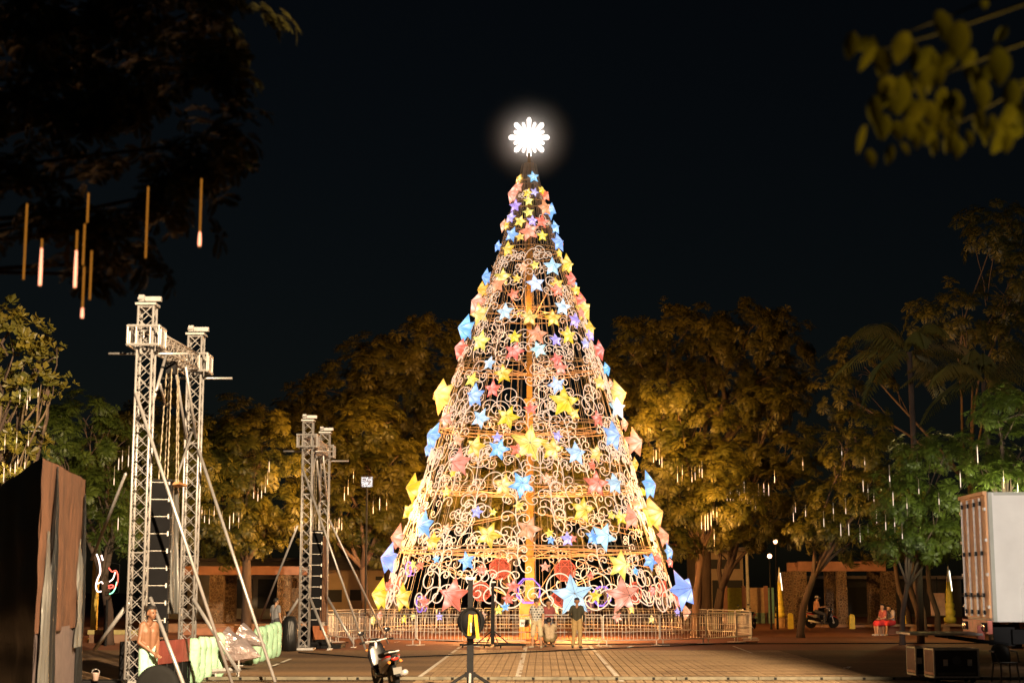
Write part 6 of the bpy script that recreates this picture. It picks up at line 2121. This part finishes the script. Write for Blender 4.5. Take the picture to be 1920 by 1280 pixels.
# LED screen among the trees, lamp head above the left trees
ls = empty('led_panel', at(688, 903, 66))
props(ls, 'small square bluish white LED panel glowing among the trees', 'led panel')
m, t, p, out = nt('led_screen')
N = t.nodes.new
tc = N('ShaderNodeTexCoord'); vo = N('ShaderNodeTexVoronoi'); vo.inputs['Scale'].default_value = 26
t.links.new(tc.outputs['Object'], vo.inputs['Vector'])
cr = N('ShaderNodeValToRGB')
cr.color_ramp.elements[0].color = (.02, .05, .12, 1); cr.color_ramp.elements[1].color = (.8, .9, 1, 1)
cr.color_ramp.elements[0].position = .25; cr.color_ramp.elements[1].position = .5
sp_ = N('ShaderNodeSeparateColor'); t.links.new(vo.outputs['Color'], sp_.inputs[0])
t.links.new(sp_.outputs[0], cr.inputs[0])
p.inputs['Base Color'].default_value = (.02, .02, .02, 1)
t.links.new(cr.outputs[0], p.inputs['Emission Color']); p.inputs['Emission Strength'].default_value = .9
MB().box((0, 0, 0), (.46, .03, .42)).build('screen', m, ls)
MB().box((0, .05, 0), (.52, .06, .48)).build('housing', M_BLACK, ls)
MB().tube([(0, .1, -.2), (0, .1, -ls.location.z)], .05, 6).build('post', M_BLACKM, ls)
fl = empty('street_light', (at(70, 805, 46).x, 46, 0))
props(fl, 'pale flat street light head above the left trees', 'street light')
hz_ = at(70, 805, 46).z
MB().tube([(0, .1, 0), (0, .1, hz_)], [.06, .04], 8).build('post', M_BLACKM, fl)
MB().box((0, -.05, hz_ + .02), (.26, .3, .06), Matrix.Rotation(R(28), 3, 'X')).build('head', M_WHITE, fl)
# tyre/bag in front of the shirtless man, bucket
o = MB().lathe([(.30, -.09), (.36, -.07), (.38, 0), (.36, .07), (.30, .09), (.18, .06), (.18, -.06)], 24, (0, 0, 0), 'y').build('spare_tyre', M_RUBBER, None, True, loc=xg(300, 27.3) + Vector((0, 0, .40)))
props(o, 'black tyre standing in front of the shirtless man', 'tyre')
bk = empty('bucket', xg(184, 31) + Vector((0, 0, .30)))
bk.scale = (.6, .6, .6)
props(bk, 'small pale bucket on a box right of the draped tower', 'bucket')
MB().lathe([(.10, 0), (.13, .24), (.14, .25), (.12, .24), (.09, .02)], 14).build('pail', mat('pail', (.5, .38, .34), .6), bk, True)
MB().tube([(.13 * math.cos(a * pi / 8), 0, .24 + .12 * math.sin(a * pi / 8)) for a in range(9)], .008, 5).build('handle', M_GALV, bk)
bx_ = empty('equipment_box', xg(188, 31.2))
props(bx_, 'black equipment box under the pale bucket', 'equipment box')
bevel(MB().box((.05, .1, .15), (.9, .5, .29)).build('body', M_BLACK, bx_), .02)
MB().box((.05, -.16, .18), (.2, .02, .05)).build('handle', M_GALV, bx_)
# cables lying on the ground
for k, (pts, lb) in enumerate((([(560, 1225), (700, 1236), (900, 1228), (1060, 1221), (1250, 1213), (1420, 1205)], 'black cable running from the stage across the lot'), ([(730, 1198), (850, 1204), (985, 1209), (1200, 1209), (1500, 1208), (1905, 1207)], 'long thin black cable along the edge of the red paving'))):
    P = [gnd(*q) + Vector((0, 0, .045)) for q in pts]
    b = MB().tube(P, .022, 6)
    o = b.build('ground_cable', M_RUBBER)
    props(o, lb, 'cable')
# small litter
for (px, py, lb) in ((1182, 1213, 'scrap of pale paper on the dark paving right of the lot'), (1588, 1253, 'crumpled pale scrap on the dark ground before the trailer'), (745, 1204, 'small pale scrap near the scooter mirror'), (1096, 1217, 'flat white scrap beside the man in the vest'), (650, 1205, 'dark plastic lump by the far gantry foot')):
    p = gnd(px, py)
    def fn(u, v):
        return Vector(((u - .5) * .26, (v - .5) * .2, .03 + .05 * mnoise.noise(Vector((u * 4 + px, v * 4, 0))) + .04 * (u - .5)))
    o = MB().grid(fn, 5, 4).build('paper_scrap', M_WHITE if px != 650 else M_BLACK, None, loc=p)
    props(o, lb, 'litter')
